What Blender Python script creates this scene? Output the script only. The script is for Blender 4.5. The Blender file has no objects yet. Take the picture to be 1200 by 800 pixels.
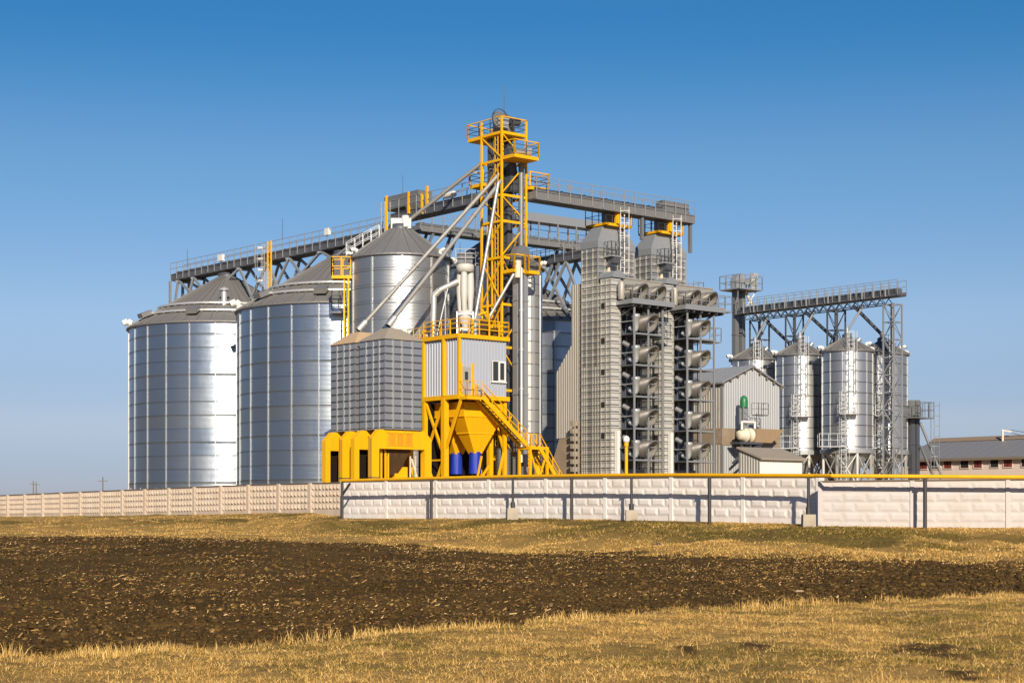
import bpy, math, random
import numpy as np
from mathutils import Vector, Matrix
random.seed(7); rng = np.random.default_rng(7)
sc = bpy.context.scene
col = sc.collection
R = math.radians
F = 2000.0          # focal length in photograph pixels
EYE = 1.7           # camera height
G = 1.5             # ground level of the yard
ROT = R(40)         # yard axes: local x runs right-back, local y runs left-back
BX, BY = math.cos(ROT), math.sin(ROT)
def wx(px, Y): return (px-600)/F*Y
def wz(py, Y): return EYE+(600-py)/F*Y
def yard(o, x, y): return (o[0]+x*BX-y*BY, o[1]+x*BY+y*BX)

# ------------------------------------------------------------------ mesh builder
class MB:
    def __init__(s): s.v=[]; s.f=[]; s.sm=[]; s.pr=[]
    def add(s, vs, fs, smooth=False):
        n=len(s.v); s.v+= [tuple(p) for p in vs]; s.pr.append((n,len(s.v),len(s.f),len(s.f)+len(fs)))
        for f in fs: s.f.append(tuple(i+n for i in f)); s.sm.append(smooth)
        return s
    def box(s,x0,y0,z0,x1,y1,z1):
        if x0>x1:x0,x1=x1,x0
        if y0>y1:y0,y1=y1,y0
        if z0>z1:z0,z1=z1,z0
        return s.add([(x0,y0,z0),(x1,y0,z0),(x1,y1,z0),(x0,y1,z0),(x0,y0,z1),(x1,y0,z1),(x1,y1,z1),(x0,y1,z1)],
          [(0,3,2,1),(4,5,6,7),(0,1,5,4),(1,2,6,5),(2,3,7,6),(3,0,4,7)])
    def bar(s,p,q,w=.1,h=None):
        h=h or w; p=Vector(p); q=Vector(q); d=q-p
        if d.length<1e-6: return s
        d.normalize(); up=Vector((0,0,1)) if abs(d.z)<.95 else Vector((1,0,0))
        a=d.cross(up).normalized()*w/2; b=a.cross(d).normalized()*h/2
        vs=[p-a-b,p+a-b,p+a+b,p-a+b,q-a-b,q+a-b,q+a+b,q-a+b]
        return s.add(vs,[(0,3,2,1),(4,5,6,7),(0,1,5,4),(1,2,6,5),(2,3,7,6),(3,0,4,7)])
    def tube(s,p,q,r,n=12,r2=None,caps=True):
        r2=r if r2 is None else r2; p=Vector(p); q=Vector(q); d=(q-p).normalized()
        up=Vector((0,0,1)) if abs(d.z)<.95 else Vector((1,0,0))
        a=d.cross(up).normalized(); b=a.cross(d)
        vs=[]
        for c,rr in((p,r),(q,r2)):
            for i in range(n):
                t=2*math.pi*i/n; vs.append(c+a*math.cos(t)*rr+b*math.sin(t)*rr)
        s.add(vs,[(i,(i+1)%n,n+(i+1)%n,n+i) for i in range(n)],True)
        if caps:
            s.add(vs[:n],[tuple(reversed(range(n)))]); s.add(vs[n:],[tuple(range(n))])
        return s
    def path(s,pts,r,n=10):
        for p,q in zip(pts[:-1],pts[1:]): s.tube(p,q,r,n)
        return s
    def lathe(s,prof,n=32,c=(0,0),smooth=True,a0=0,a1=2*math.pi):
        full=abs(a1-a0-2*math.pi)<1e-6; m=n if full else n+1
        vs=[]
        for r,z in prof:
            for i in range(m):
                t=a0+(a1-a0)*i/n; vs.append((c[0]+r*math.cos(t),c[1]+r*math.sin(t),z))
        fs=[]
        for k in range(len(prof)-1):
            for i in range(n):
                j=(i+1)%m; fs.append((k*m+i,k*m+j,(k+1)*m+j,(k+1)*m+i))
        return s.add(vs,fs,smooth)
    def disc(s,r,z,n=24,c=(0,0)):
        return s.add([(c[0]+r*math.cos(2*math.pi*i/n),c[1]+r*math.sin(2*math.pi*i/n),z) for i in range(n)],[tuple(range(n))])
    def prism(s,poly,axis,a,b):
        n=len(poly)
        def P(u,v,w):
            return {'x':(w,u,v),'y':(u,w,v),'z':(u,v,w)}[axis]
        vs=[P(u,v,a) for u,v in poly]+[P(u,v,b) for u,v in poly]
        return s.add(vs,[(i,(i+1)%n,n+(i+1)%n,n+i) for i in range(n)]+[tuple(reversed(range(n))),tuple(range(n,2*n))])
    def frustum(s,b,zb,t,zt,cap=True):
        (x0,y0,x1,y1),(u0,v0,u1,v1)=b,t
        fs=[(0,1,5,4),(1,2,6,5),(2,3,7,6),(3,0,4,7)]
        if cap: fs+=[(4,5,6,7),(0,3,2,1)]
        return s.add([(x0,y0,zb),(x1,y0,zb),(x1,y1,zb),(x0,y1,zb),(u0,v0,zt),(u1,v0,zt),(u1,v1,zt),(u0,v1,zt)],fs)
    def rib(s,p,q,z0,zt,per=.24,dep=.045):
        """profiled sheet wall from p to q, outward to the right of p->q; zt a height or a function of distance"""
        p=Vector((p[0],p[1])); q=Vector((q[0],q[1])); L=(q-p).length; d=(q-p)/L; nr=Vector((d.y,-d.x))
        f=zt if callable(zt) else (lambda t: zt)
        n=max(1,round(L/per)); pr=[]
        for i in range(n):
            for a,o in((0,0),(.30,0),(.40,dep),(.90,dep)): pr.append(((i+a)/n*L,o))
        pr.append((L,0)); vs=[]
        for t,o in pr:
            c=p+d*t+nr*o; vs+=[(c.x,c.y,z0),(c.x,c.y,f(t))]
        return s.add(vs,[(2*i,2*i+2,2*i+3,2*i+1) for i in range(len(pr)-1)])
    def rail(s,pts,z,h=1.1,step=1.4,w=.06,mids=(.5,),kick=0.0):
        zf=z if callable(z) else None
        for (p,q) in zip(pts[:-1],pts[1:]):
            p=Vector((*p[:2],p[2] if len(p)>2 else z)); q=Vector((*q[:2],q[2] if len(q)>2 else z))
            n=max(1,round((q-p).length/step))
            for i in range(n+1):
                c=p.lerp(q,i/n); s.bar(c,c+Vector((0,0,h)),w)
            for m in (*mids,1.0):
                u=Vector((0,0,h*m)); s.bar(p+u,q+u,w*.8)
            if kick: u=Vector((0,0,kick/2)); s.bar(p+u,q+u,.03,kick)
        return s
    def ladder(s,p,z0,z1,out,w=.45,cage=True,t=.05,hoop=1.0,from_=2.2):
        """vertical ladder at p facing along out (unit xy)"""
        ox,oy=out; sx,sy=-oy,ox
        for k in(-1,1): s.bar((p[0]+sx*w/2*k,p[1]+sy*w/2*k,z0),(p[0]+sx*w/2*k,p[1]+sy*w/2*k,z1),t)
        z=z0+.3
        while z<z1: s.bar((p[0]-sx*w/2,p[1]-sy*w/2,z),(p[0]+sx*w/2,p[1]+sy*w/2,z),.035); z+=.4
        if cage:
            arc=[(-.5,0),(-.62,.3),(-.35,.68),(0,.8),(.35,.68),(.62,.3),(.5,0)]
            pts=[(p[0]+sx*a*.75+ox*b,p[1]+sy*a*.75+oy*b) for a,b in arc]
            z=z0+from_
            while z<z1:
                for a,b in zip(pts[:-1],pts[1:]): s.bar((*a,z),(*b,z),.04)
                z+=hoop
            for k in(1,3,5): s.bar((*pts[k],z0+from_),(*pts[k],z1),.035)
        return s

ZBASE={}
def _origin_z(o):
    while o is not None:
        if o.name in ZBASE: return ZBASE[o.name]
        o=o.parent
    return 0.0
SPLIT=set('gusset joint inner_post corner_post roof_frame door_post ring_beam flange deck_beam support_strut yellow_post junction_box edge_beam side_beam brace inner_rail duct_stay end_post casing_bracket truss_post purlin_end canister floor_plate wall rail_post corner_trim drive_motor roof_unit roof_machine top_platform truss_post dust_band base_hood handrail outlet discharge_chute stacked_vent'.split())
def clusters(mb,tol=.03):
    n=len(mb.pr); bb=[]
    for a,b,_,_ in mb.pr:
        v=np.array(mb.v[a:b]); bb.append((v.min(0)-tol,v.max(0)+tol))
    lo=np.array([x for x,_ in bb]); hi=np.array([y for _,y in bb]); par=list(range(n))
    def find(i):
        while par[i]!=i: par[i]=par[par[i]]; i=par[i]
        return i
    for i in range(n):
        hit=np.all((lo[i]<=hi[i+1:])&(hi[i]>=lo[i+1:]),axis=1)
        for j in np.nonzero(hit)[0]: par[find(i)]=find(i+1+int(j))
    out={}
    for i in range(n): out.setdefault(find(i),[]).append(i)
    return list(out.values())
def obj(name, mb, m, parent=None, rel=True):
    if name in SPLIT and parent is not None and len(mb.pr)>1:
        cl=clusters(mb)
        if len(cl)>1:
            last=None
            for c in cl:
                b=MB()
                for i in c:
                    a,e,f0,f1=mb.pr[i]; b.add(mb.v[a:e],[tuple(k-a for k in f) for f in mb.f[f0:f1]])
                    b.sm[-(f1-f0):]=mb.sm[f0:f1]
                o=obj1(name,b,m,parent,rel); last=last or o
            return last
    return obj1(name,mb,m,parent,rel)
def obj1(name, mb, m, parent=None, rel=True):
    me=bpy.data.meshes.new(name)
    vs=mb.v
    if parent is not None and rel:
        z=_origin_z(parent); vs=[(x,y,w-z) for x,y,w in vs]
    me.from_pydata(vs,[],mb.f); me.polygons.foreach_set('use_smooth',mb.sm); me.update()
    ms=m if isinstance(m,(list,tuple)) else [m]
    for k in ms: me.materials.append(k)
    o=bpy.data.objects.new(name,me); col.objects.link(o)
    if parent is not None: o.parent=parent
    return o
def tag(o,label=None,cat=None,group=None,kind=None):
    if label: o['label']=label
    if cat: o['category']=cat
    if group: o['group']=group
    if kind: o['kind']=kind
    return o
def thing(name,label,cat,loc,rz=0,group=None):
    o=bpy.data.objects.new(name,None); col.objects.link(o); o.empty_display_size=.3
    o.location=loc; o.rotation_euler=(0,0,rz); ZBASE[o.name]=loc[2]
    return tag(o,label,cat,group)
def kids(o): return [c for c in list(col.objects) if c.parent==o]
def copy_tree(o,parent=None):
    ks=kids(o); c=o.copy(); col.objects.link(c)
    if parent is not None: c.parent=parent
    for k in ks: copy_tree(k,c)
    return c
def dup(o,loc,label,rz=None):
    c=copy_tree(o); c.location=loc; c['label']=label
    if rz is not None: c.rotation_euler=(0,0,rz)
    return c

# ------------------------------------------------------------------ materials
def new_mat(name):
    m=bpy.data.materials.new(name); m.use_nodes=True; nt=m.node_tree
    return m,nt,nt.nodes,nt.links,nt.nodes['Principled BSDF']
def math_n(N,L,op,a,b=None,c=None):
    n=N.new('ShaderNodeMath'); n.operation=op
    for i,v in enumerate((a,b,c)):
        if v is None: continue
        if isinstance(v,(int,float)): n.inputs[i].default_value=v
        else: L.new(v,n.inputs[i])
    return n.outputs[0]
def mixc(N,L,fac,a,b,bt='MIX'):
    n=N.new('ShaderNodeMix'); n.data_type='RGBA'; n.blend_type=bt
    for sock,v in((n.inputs[0],fac),(n.inputs[6],a),(n.inputs[7],b)):
        if isinstance(v,(int,float)): sock.default_value=v
        elif isinstance(v,tuple): sock.default_value=(*v[:3],1)
        else: L.new(v,sock)
    return n.outputs[2]
def noise(N,L,vec,scale,detail=4,rough=.55):
    n=N.new('ShaderNodeTexNoise'); n.inputs['Scale'].default_value=scale; n.inputs['Detail'].default_value=detail
    n.inputs['Roughness'].default_value=rough
    if vec is not None: L.new(vec,n.inputs['Vector'])
    return n.outputs[0]
def ramp(N,L,v,lo,hi,a=0.0,b=1.0):
    n=N.new('ShaderNodeMapRange'); L.new(v,n.inputs[0])
    for i,x in enumerate((lo,hi,a,b)): n.inputs[i+1].default_value=x
    return n.outputs[0]
def scaled(N,L,vec,s):
    n=N.new('ShaderNodeMapping'); n.inputs['Scale'].default_value=s; L.new(vec,n.inputs[0]); return n.outputs[0]

def paint(name,c,rough=.5,metal=0.0,dirt=.25,dcol=(.10,.07,.04),scale=1.2,streak=True,spec=.5):
    m,nt,N,L,P=new_mat(name)
    tc=N.new('ShaderNodeTexCoord').outputs['Object']
    v=scaled(N,L,tc,(2.5,2.5,.5) if streak else (1,1,1))
    n=noise(N,L,v,scale,6,.6); n2=noise(N,L,tc,scale*9,3)
    f=math_n(N,L,'MULTIPLY',ramp(N,L,n,.42,.75),dirt)
    cc=mixc(N,L,f,c,dcol)
    cc=mixc(N,L,math_n(N,L,'MULTIPLY',ramp(N,L,n2,.3,.7),.25*min(1,dirt*3)),cc,tuple(x*.75 for x in c))
    L.new(cc,P.inputs['Base Color'])
    L.new(ramp(N,L,n,.3,.7,rough-.08,rough+.12),P.inputs['Roughness'])
    P.inputs['Metallic'].default_value=metal; P.inputs['Specular IOR Level'].default_value=spec
    return m

def sheet(name,c,h,zref,nang=0,gap=.045,rough=.36,metal=.85,var=.22,corr=0.0,seam=(.03,.035,.04),dull=(.30,.28,.24),xper=0):
    """galvanised sheet courses: dark seams every h metres, every course (and panel round the shell) its own dullness"""
    m,nt,N,L,P=new_mat(name)
    tc=N.new('ShaderNodeTexCoord').outputs['Object']
    sp=N.new('ShaderNodeSeparateXYZ'); L.new(tc,sp.inputs[0]); X,Y,Z=sp.outputs
    k=math_n(N,L,'DIVIDE',math_n(N,L,'SUBTRACT',Z,zref),h)
    fr=math_n(N,L,'FRACT',k); fl=math_n(N,L,'FLOOR',k)
    line=math_n(N,L,'LESS_THAN',fr,gap/h)
    cv=N.new('ShaderNodeCombineXYZ'); L.new(fl,cv.inputs[0])
    if nang:
        a=math_n(N,L,'MULTIPLY',math_n(N,L,'ARCTAN2',Y,X),nang/(2*math.pi))
        L.new(math_n(N,L,'FLOOR',a),cv.inputs[1])
    elif xper:
        L.new(math_n(N,L,'FLOOR',math_n(N,L,'DIVIDE',math_n(N,L,'ADD',X,Y),xper)),cv.inputs[1])
    w=N.new('ShaderNodeTexWhiteNoise'); w.noise_dimensions='3D'; L.new(cv.outputs[0],w.inputs['Vector'])
    w1=N.new('ShaderNodeTexWhiteNoise'); w1.noise_dimensions='1D'; L.new(fl,w1.inputs['W'])
    nz=noise(N,L,scaled(N,L,tc,(1,1,.35)),1.1,5,.6)
    t=math_n(N,L,'MULTIPLY_ADD',w.outputs[0],.35,math_n(N,L,'MULTIPLY',math_n(N,L,'POWER',w1.outputs[0],3.0),.65))
    t=math_n(N,L,'MULTIPLY_ADD',ramp(N,L,nz,.35,.7),.3,t)
    cc=mixc(N,L,math_n(N,L,'MULTIPLY',t,var*2),c,dull)
    cc=mixc(N,L,line,cc,seam)
    L.new(cc,P.inputs['Base Color'])
    rr=math_n(N,L,'MULTIPLY_ADD',t,.16,rough-.05)
    L.new(math_n(N,L,'MAXIMUM',rr,math_n(N,L,'MULTIPLY',line,.8)),P.inputs['Roughness'])
    L.new(math_n(N,L,'MULTIPLY',math_n(N,L,'SUBTRACT',1.0,line),metal),P.inputs['Metallic'])
    hgt=math_n(N,L,'MULTIPLY',noise(N,L,tc,.9,2),.10)
    if corr:
        hgt=math_n(N,L,'MULTIPLY_ADD',math_n(N,L,'SINE',math_n(N,L,'MULTIPLY',Z,2*math.pi/.105)),corr,hgt)
    b=N.new('ShaderNodeBump'); b.inputs['Strength'].default_value=1; b.inputs['Distance'].default_value=.1 if not corr else .1
    L.new(hgt,b.inputs['Height']); L.new(b.outputs[0],P.inputs['Normal'])
    return m
M={}
M['shell']=sheet('galvanised_shell_large',(.36,.43,.52),1.22,17.5,24,.055,.31,.94,.24,.022)
M['shell_mid']=sheet('galvanised_shell_medium',(.43,.46,.49),1.27,20.4,10,.03,.36,.85,.2,.03)
M['shell_small']=sheet('galvanised_shell_small',(.62,.64,.67),1.03,15.7,12,.05,.33,.88,.2,.03)
M['bin_sheet']=sheet('grey_bin_sheet',(.37,.39,.43),.53,12.6,0,.07,.38,.62,.18,0,(.02,.022,.025),(.25,.25,.25),.8)
M['dryer_sheet']=sheet('dryer_sheet',(.50,.50,.49),.56,22.0,0,.06,.36,.66,.28,0,(.03,.03,.028),(.30,.27,.22),.7)
M['sunlit_casing']=sheet('sunlit_casing',(.60,.605,.59),.56,22.0,0,.05,.40,.35,.2,0,(.05,.05,.045),(.42,.39,.33),.7)  # lighter copy of the dryer sheet, sun on the casing put into the colour
M['column_sheet']=sheet('column_sheet',(.36,.37,.38),.9,19,6,.06,.45,.6,.2,0)
M['roof']=paint('dull_zinc_roof',(.205,.205,.205),.55,.35,.35,(.20,.165,.12))
M['roof_dark']=paint('dark_zinc_roof',(.215,.22,.23),.5,.4,.3,(.2,.17,.13))
M['spout']=paint('worn_spout_steel',(.29,.29,.285),.5,.25,.3,(.2,.17,.13))
M['stiff']=paint('zinc_stiffener',(.44,.455,.47),.42,.6,.15,(.36,.33,.3))
M['stiff_dull']=paint('dull_stiffener',(.40,.395,.37),.5,.5,.25,(.36,.31,.25))
M['recess']=paint('recess_shade_blue',(.075,.09,.125),.5,.3,.2,(.04,.04,.05))
M['interior_shade']=paint('interior_shade_brown',(.012,.009,.007),.9,0,.2,(.025,.018,.012),1.2,True,.1)  # near-black stands in for shade under the cabin and bin frames
M['fan']=paint('grimy_fan_steel',(.135,.13,.125),.45,.4,.4,(.20,.17,.14))
M['orange']=paint('orange_panel',(.60,.27,.004),.55,0,.3,(.3,.12,.01))
M['hopper_brown']=paint('brown_hopper',(.33,.235,.145),.8,0,.4,(.2,.14,.09))
M['bright']=paint('bright_zinc',(.66,.66,.64),.35,.6,.15,(.4,.36,.3))
M['white']=paint('white_paint',(.66,.66,.65),.45,0,.15,(.5,.42,.32))
M['steel']=paint('grey_steel',(.33,.355,.385),.45,.45,.3,(.2,.17,.13))
M['steel_dark']=paint('dark_steel',(.085,.095,.115),.5,.35,.2,(.06,.05,.04))
M['steel_mid']=paint('mid_steel',(.20,.21,.225),.48,.4,.25,(.12,.1,.08))
M['casing']=paint('dark_casing',(.13,.14,.155),.5,.35,.25,(.09,.08,.06))
M['rail_zinc']=paint('zinc_rail',(.40,.41,.42),.45,.5,.2,(.2,.17,.13))
M['girder']=paint('grey_girder',(.23,.235,.24),.5,.4,.35,(.13,.11,.09))
M['girder_dark']=paint('blue_grey_girder',(.12,.13,.15),.5,.4,.35,(.09,.08,.07))
M['black']=paint('black_rubber',(.015,.015,.017),.7,0,.1,(.03,.03,.03))
M['yellow']=paint('yellow_paint',(.74,.395,.003),.5,0,.28,(.40,.19,.02),.9,True,.25)
M['rusty_shade']=paint('shade_darkened_rust',(.055,.028,.010),.75,0,.5,(.12,.06,.02),1.5)  # rusty tone darkened to paint in the shade inside the bin frames
M['dust']=paint('grain_dust_roof',(.46,.33,.20),.85,0,.5,(.30,.24,.18),1.0,False,.2)
M['dust_grey']=paint('grain_dust_grey_roof',(.27,.245,.215),.8,0,.5,(.36,.27,.17),1.0,False,.2)
M['dust_band']=paint('grain_dust_brown_sheet',(.235,.185,.135),.8,0,.5,(.36,.29,.22),1.2,False,.2)
M['clad_blue']=paint('pale_blue_cladding',(.42,.46,.54),.42,.25,.15,(.25,.24,.23))
M['clad_front']=paint('pale_cladding',(.42,.445,.47),.45,.35,.22,(.34,.31,.27))
M['clad_grey']=paint('grey_cladding',(.40,.40,.39),.5,.3,.3,(.28,.25,.2))
M['clad_warm']=paint('warm_grey_cladding',(.36,.345,.32),.5,.3,.35,(.28,.24,.19))
M['cyclone']=paint('pale_cyclone_paint',(.50,.50,.48),.5,0,.25,(.4,.36,.3))
M['cream']=paint('cream_paint',(.62,.55,.43),.55,0,.3,(.4,.3,.2))
M['green']=paint('green_paint',(.012,.16,.06),.4,0,.1,(.02,.06,.03))
M['blue']=paint('blue_tarpaulin',(.006,.03,.36),.5,0,.2,(.004,.015,.18))
M['glass']=paint('dark_window_glass',(.03,.035,.04),.08,0,.02)
M['opening']=paint('dark_opening',(.012,.011,.01),.9,0,.05)
M['conc_white']=paint('whitewashed_concrete',(.72,.69,.67),.85,0,.42,(.46,.38,.30),.7,True,.2)
M['conc_tan']=paint('weathered_concrete',(.52,.44,.36),.88,0,.5,(.34,.25,.17),.8,True,.2)
M['conc_right']=paint('dull_white_concrete',(.50,.47,.46),.85,0,.35,(.36,.30,.24),.7,True,.2)
M['conc_raw']=paint('raw_concrete',(.40,.35,.28),.9,0,.5,(.22,.18,.13),2,False,.2)
M['post_dark']=paint('dark_pipe_paint',(.045,.045,.05),.5,.2,.2,(.1,.06,.04))
M['barn_wall']=paint('pink_lime_wash',(.60,.50,.45),.9,0,.25,(.42,.34,.28),.5,True,.2)
M['barn_roof']=paint('slate_grey_roof_sheet',(.20,.205,.22),.6,.1,.25,(.15,.13,.12),.3,False)
M['barn_ridge']=paint('brown_ridge',(.24,.18,.13),.8,0,.3)
M['red_shutter']=paint('dark_red_shutter',(.16,.025,.02),.7,0,.3,(.05,.02,.02))
M['wood']=paint('grey_wood',(.16,.13,.10),.9,0,.3)
# ================================================================== SILOS
def rad_mesh(name,mb,m):
    return mb
def make_silo(name,label,cat,loc,Rr,ze,za,rcap,ringh,nst,nroof,shell,roofm,group,double=0,legs=0,zc=None,vents=(),rings=(),stw=.12,apex=None,phase=0.0):
    t=thing(name,label,cat,(loc[0],loc[1],G),0,group)
    zb=zc if zc else G
    o=obj('shell',MB().lathe([(Rr,zb),(Rr,ze)],96),shell,t)
    # seam hoops stand a little proud
    hb=MB(); z=ze-ringh
    while z>zb+.2:
        hb.lathe([(Rr+.008,z-.03),(Rr+.022,z-.03),(Rr+.022,z),(Rr+.008,z)],72,smooth=False); z-=ringh
    obj('seam_line',hb,M['steel_dark'],o)
    st=None
    for i in range(nst):
        a=phase+2*math.pi*i/nst
        if st is None:
            st=obj('stiffener',MB().box(Rr-.02,-stw/2,zb,Rr+.07,stw/2,ze-.02),M['stiff'],t); s=st
        else: s=st.copy(); col.objects.link(s); s.parent=t
        s.rotation_euler=(0,0,a)
    if double:
        st=None
        for i in range(nst):
            a=phase+2*math.pi*(i+.5)/nst
            if st is None:
                st=obj('short_stiffener',MB().box(Rr-.02,-stw/2,zb,Rr+.065,stw/2,zb+double*ringh),M['stiff'],t); s=st
            else: s=st.copy(); col.objects.link(s); s.parent=t
            s.rotation_euler=(0,0,a)
    rf=MB(); Ro=Rr+.22
    rf.lathe([(Rr-.1,ze-.10),(Ro,ze-.10),(Ro,ze+.02),(rcap,za)],nroof*2,smooth=False); rf.disc(rcap,za,nroof)
    for i in range(nroof):
        a=2*math.pi*i/nroof; c,s_=math.cos(a),math.sin(a)
        rf.bar((Ro*c,Ro*s_,ze+.06),(rcap*c,rcap*s_,za+.04),.09,.10)
    r=obj('roof',rf,roofm,t)
    obj('roof_cap',MB().lathe([(rcap+.08,za-.1),(rcap+.08,za+.35),(rcap*.5,za+.5),(0.02,za+.5)],20),M['steel_dark'],r)
    for f in rings:
        rr=Ro+(rcap-Ro)*f; zz=ze+(za-ze)*f
        b=MB().lathe([(rr+.22,zz+.05),(rr+.26,zz+.22),(rr+.02,zz+.26),(rr-.02,zz+.1)],72)
        obj('roof_ring',b,M['bright'],r)
        b=MB().lathe([(rr+.02,zz+.0),(rr+.05,zz+.0),(rr+.05,zz+.06),(rr+.02,zz+.06)],72)
        for i in range(36):
            a=2*math.pi*i/36+.05; b.box(-.01,-.01,0,0,0,0.01) if False else b.bar(((rr+.3)*math.cos(a),(rr+.3)*math.sin(a),zz-.08),((rr-.15)*math.cos(a),(rr-.15)*math.sin(a),zz+.16),.14,.12)
        obj('ring_bracket',b,M['steel_mid'],r)
    for deg,f,kind in vents:
        a=R(deg); rr=Ro+(rcap-Ro)*f; zz=ze+(za-ze)*f; c,s_=math.cos(a),math.sin(a)
        if kind=='goose':
            b=MB(); q=.30 if Rr>6 else .17
            pts=[(rr-.2,zz),(rr-.2,zz+q*1.6),(rr+q*.5,zz+q*2.4),(rr+q*2.0,zz+q*1.7)]
            for u,v in zip(pts[:-1],pts[1:]): b.tube((u[0]*c,u[0]*s_,u[1]),(v[0]*c,v[0]*s_,v[1]),q,12)
            g=obj('roof_vent',b,M['white'],r)
            d=Vector((pts[3][0]-pts[2][0],0,pts[3][1]-pts[2][1])).normalized()*.03
            e=(pts[3][0],pts[3][1])
            obj('vent_mouth',MB().tube(((e[0]-.0)*c,(e[0]-.0)*s_,e[1]),((e[0]+d.x)*c,(e[0]+d.x)*s_,e[1]+d.z),q*.82,12),M['opening'],g)
        elif kind=='pipe':
            b=MB().tube((rr*c,rr*s_,zz-.2),(rr*c,rr*s_,zz+1.25),.27,12)
            g=obj('vent_pipe',b,M['bright'],r)
            obj('vent_hood',MB().lathe([(.5,zz+1.25),(.45,zz+1.4),(.02,zz+1.6)],14,(rr*c,rr*s_)),M['bright'],g)
        else:
            b=MB(); P=Vector((rr*c,rr*s_,zz+.05)); T=Vector((-s_,c,0)); N_=Vector((c,s_,0))
            b.bar(P+N_*.5-T*.02+Vector((0,0,.2)),P-N_*.5+Vector((0,0,.62)),1.0,.42)
            g=obj('roof_hatch',b,M['roof_dark'],r)
    if legs:
        hp=MB().lathe([(Rr-.05,zb),(.35,zb-3.2),(.35,zb-3.9)],32,smooth=True); obj('hopper_cone',hp,M['steel'],t)
        obj('ring_beam',MB().lathe([(Rr+.06,zb-.35),(Rr+.16,zb-.35),(Rr+.16,zb+.05),(Rr+.02,zb+.05)],48,smooth=False),M['steel'],t)
        lg=None
        for i in range(legs):
            a=2*math.pi*(i+.25)/legs
            if lg is None: lg=obj('leg',MB().box(Rr-.1,-.1,G,Rr+.1,.1,zb-.3),M['bright'],t); s=lg
            else: s=lg.copy(); col.objects.link(s); s.parent=t
            s.rotation_euler=(0,0,a)
        bb=MB()
        for i in range(legs):
            a=2*math.pi*(i+.25)/legs; b2=2*math.pi*(i+1.25)/legs
            p=(Rr*math.cos(a),Rr*math.sin(a)); q=(Rr*math.cos(b2),Rr*math.sin(b2))
            for zl,zh in((G+2.9,zb-.4),(G+.2,G+2.8)):
                bb.bar((*p,zl),(*q,zh),.08); bb.bar((*p,zh),(*q,zl),.08); bb.bar((*p,zl),(*q,zl),.1)
        obj('brace',bb,M['bright'],t)
    return t
silos='large corrugated storage silos'
V_BIG=[(186,.03,'goose'),(216,.12,'box'),(258,.13,'box'),(277,.36,'pipe'),(305,.03,'goose'),(20,.03,'goose'),(120,.03,'goose'),(60,.36,'pipe')]
S1=make_silo('grain_silo','big galvanised silo farthest left, its roof foot ringed by two bright hoops','silo',(-27.2,163),9.2,18.95,24.1,.8,1.22,24,48,M['shell'],M['roof'],silos,2,vents=V_BIG,rings=(.20,.36),stw=.085,phase=R(3))
S2=dup(S1,(-14.7,149,G),'big galvanised silo with caged side ladder, directly left behind the two gridded bins',R(5))
S4=dup(S1,(-.1,161,G),'big silo behind the dryers, a shaded slice of wall showing beside the yellow tower',R(7))
# ladder with cage on the second silo
a=R(-86); p=(9.33*math.cos(a),9.33*math.sin(a))
obj('ladder',MB().ladder(p,2,19.6,(math.cos(a),math.sin(a)),.5,True,.06),M['bright'],S2)
b=MB(); b.box(p[0]-1.5,p[1]-1.0,16.4,p[0]-.3,p[1]-.1,16.46); b.rail([(p[0]-1.5,p[1]-.1),(p[0]-1.5,p[1]-1.0),(p[0]-.3,p[1]-1.0)],16.46,1.7,.8,.05)
obj('ladder_rest',b,M['steel_mid'],S2)
S3=make_silo('service_silo','smaller tall galvanised silo left of the tower, crossed by slanting spouts','silo',(-8.9,136),3.95,21.75,24.2,.85,1.27,10,24,M['shell_mid'],M['roof_dark'],'medium silos beside the tower',0,
   vents=[(205,.1,'goose'),(330,.06,'goose'),(190,.05,'goose')],stw=.13,phase=R(-120))
S5=dup(S3,(-1.45,141.2,G),'smaller silo half hidden behind the cyclones and the yellow lattice tower',R(25))
# yellow access platform and ladder of the service silo
b=MB(); b.box(-5.3,-1.6,20.1,-3.7,-.2,20.35); b.rail([(-3.8,-1.6),(-5.3,-1.6),(-5.3,-.2),(-3.8,-.2)],20.35,1.45,.8,.08)
obj('access_platform',b,M['yellow'],S3)
b=MB().ladder((-4.15,-1.5),8,20.2,(-.6,-.8),.45,False,.13); obj('ladder',b,M['yellow'],S3)
b=MB().rail([(-4.2,-1.2,21.9),(-1.6,-1.2,23.3)],22,1.1,.8,.05); b.rail([(-4.2,-.5,21.9),(-1.6,-.5,23.3)],22,1.1,.8,.05)
obj('roof_stair_rail',b,M['steel'],S3)
b=MB().box(-.7,-.7,24.2,.9,.5,25.0); b.tube((.45,-.6,24.3),(.45,-.6,25.2),.3,14); obj('inlet_box',b,M['white'],S3)

# small silo group on the right
RS='small silos on legs under the right conveyor'
c0=(32.4,165.0)
V_SM=[(190,.02,'goose'),(340,.3,'goose'),(75,.02,'goose'),(20,.03,'goose')]
s=make_silo('leg_silo','bright silo on legs nearest the small bucket elevator, caged ladder down its front','silo',c0,2.45,17.2,18.5,.4,1.03,12,24,M['shell_small'],M['roof'],RS,0,8,7.7,V_SM,stw=.06,phase=R(8))
la=R(268); lp=(2.62*math.cos(la),2.62*math.sin(la)); lo=(math.cos(la),math.sin(la))
obj('ladder',MB().ladder(lp,11.0,18.9,lo,.5,True,.06),M['steel'],s)
lp2=(lp[0]-.75,lp[1]-.05)
obj('ladder',MB().ladder(lp2,4.5,13.2,lo,.5,True,.06),M['steel'],s)
b=MB(); b.box(lp[0]-1.3,lp[1]-.9,11.0,lp[0]+.5,lp[1],11.06); b.rail([(lp[0]-1.3,lp[1]),(lp[0]-1.3,lp[1]-.9),(lp[0]+.5,lp[1]-.9)],11.06,1.0,.7,.045); obj('ladder_rest',b,M['steel'],s)
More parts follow.
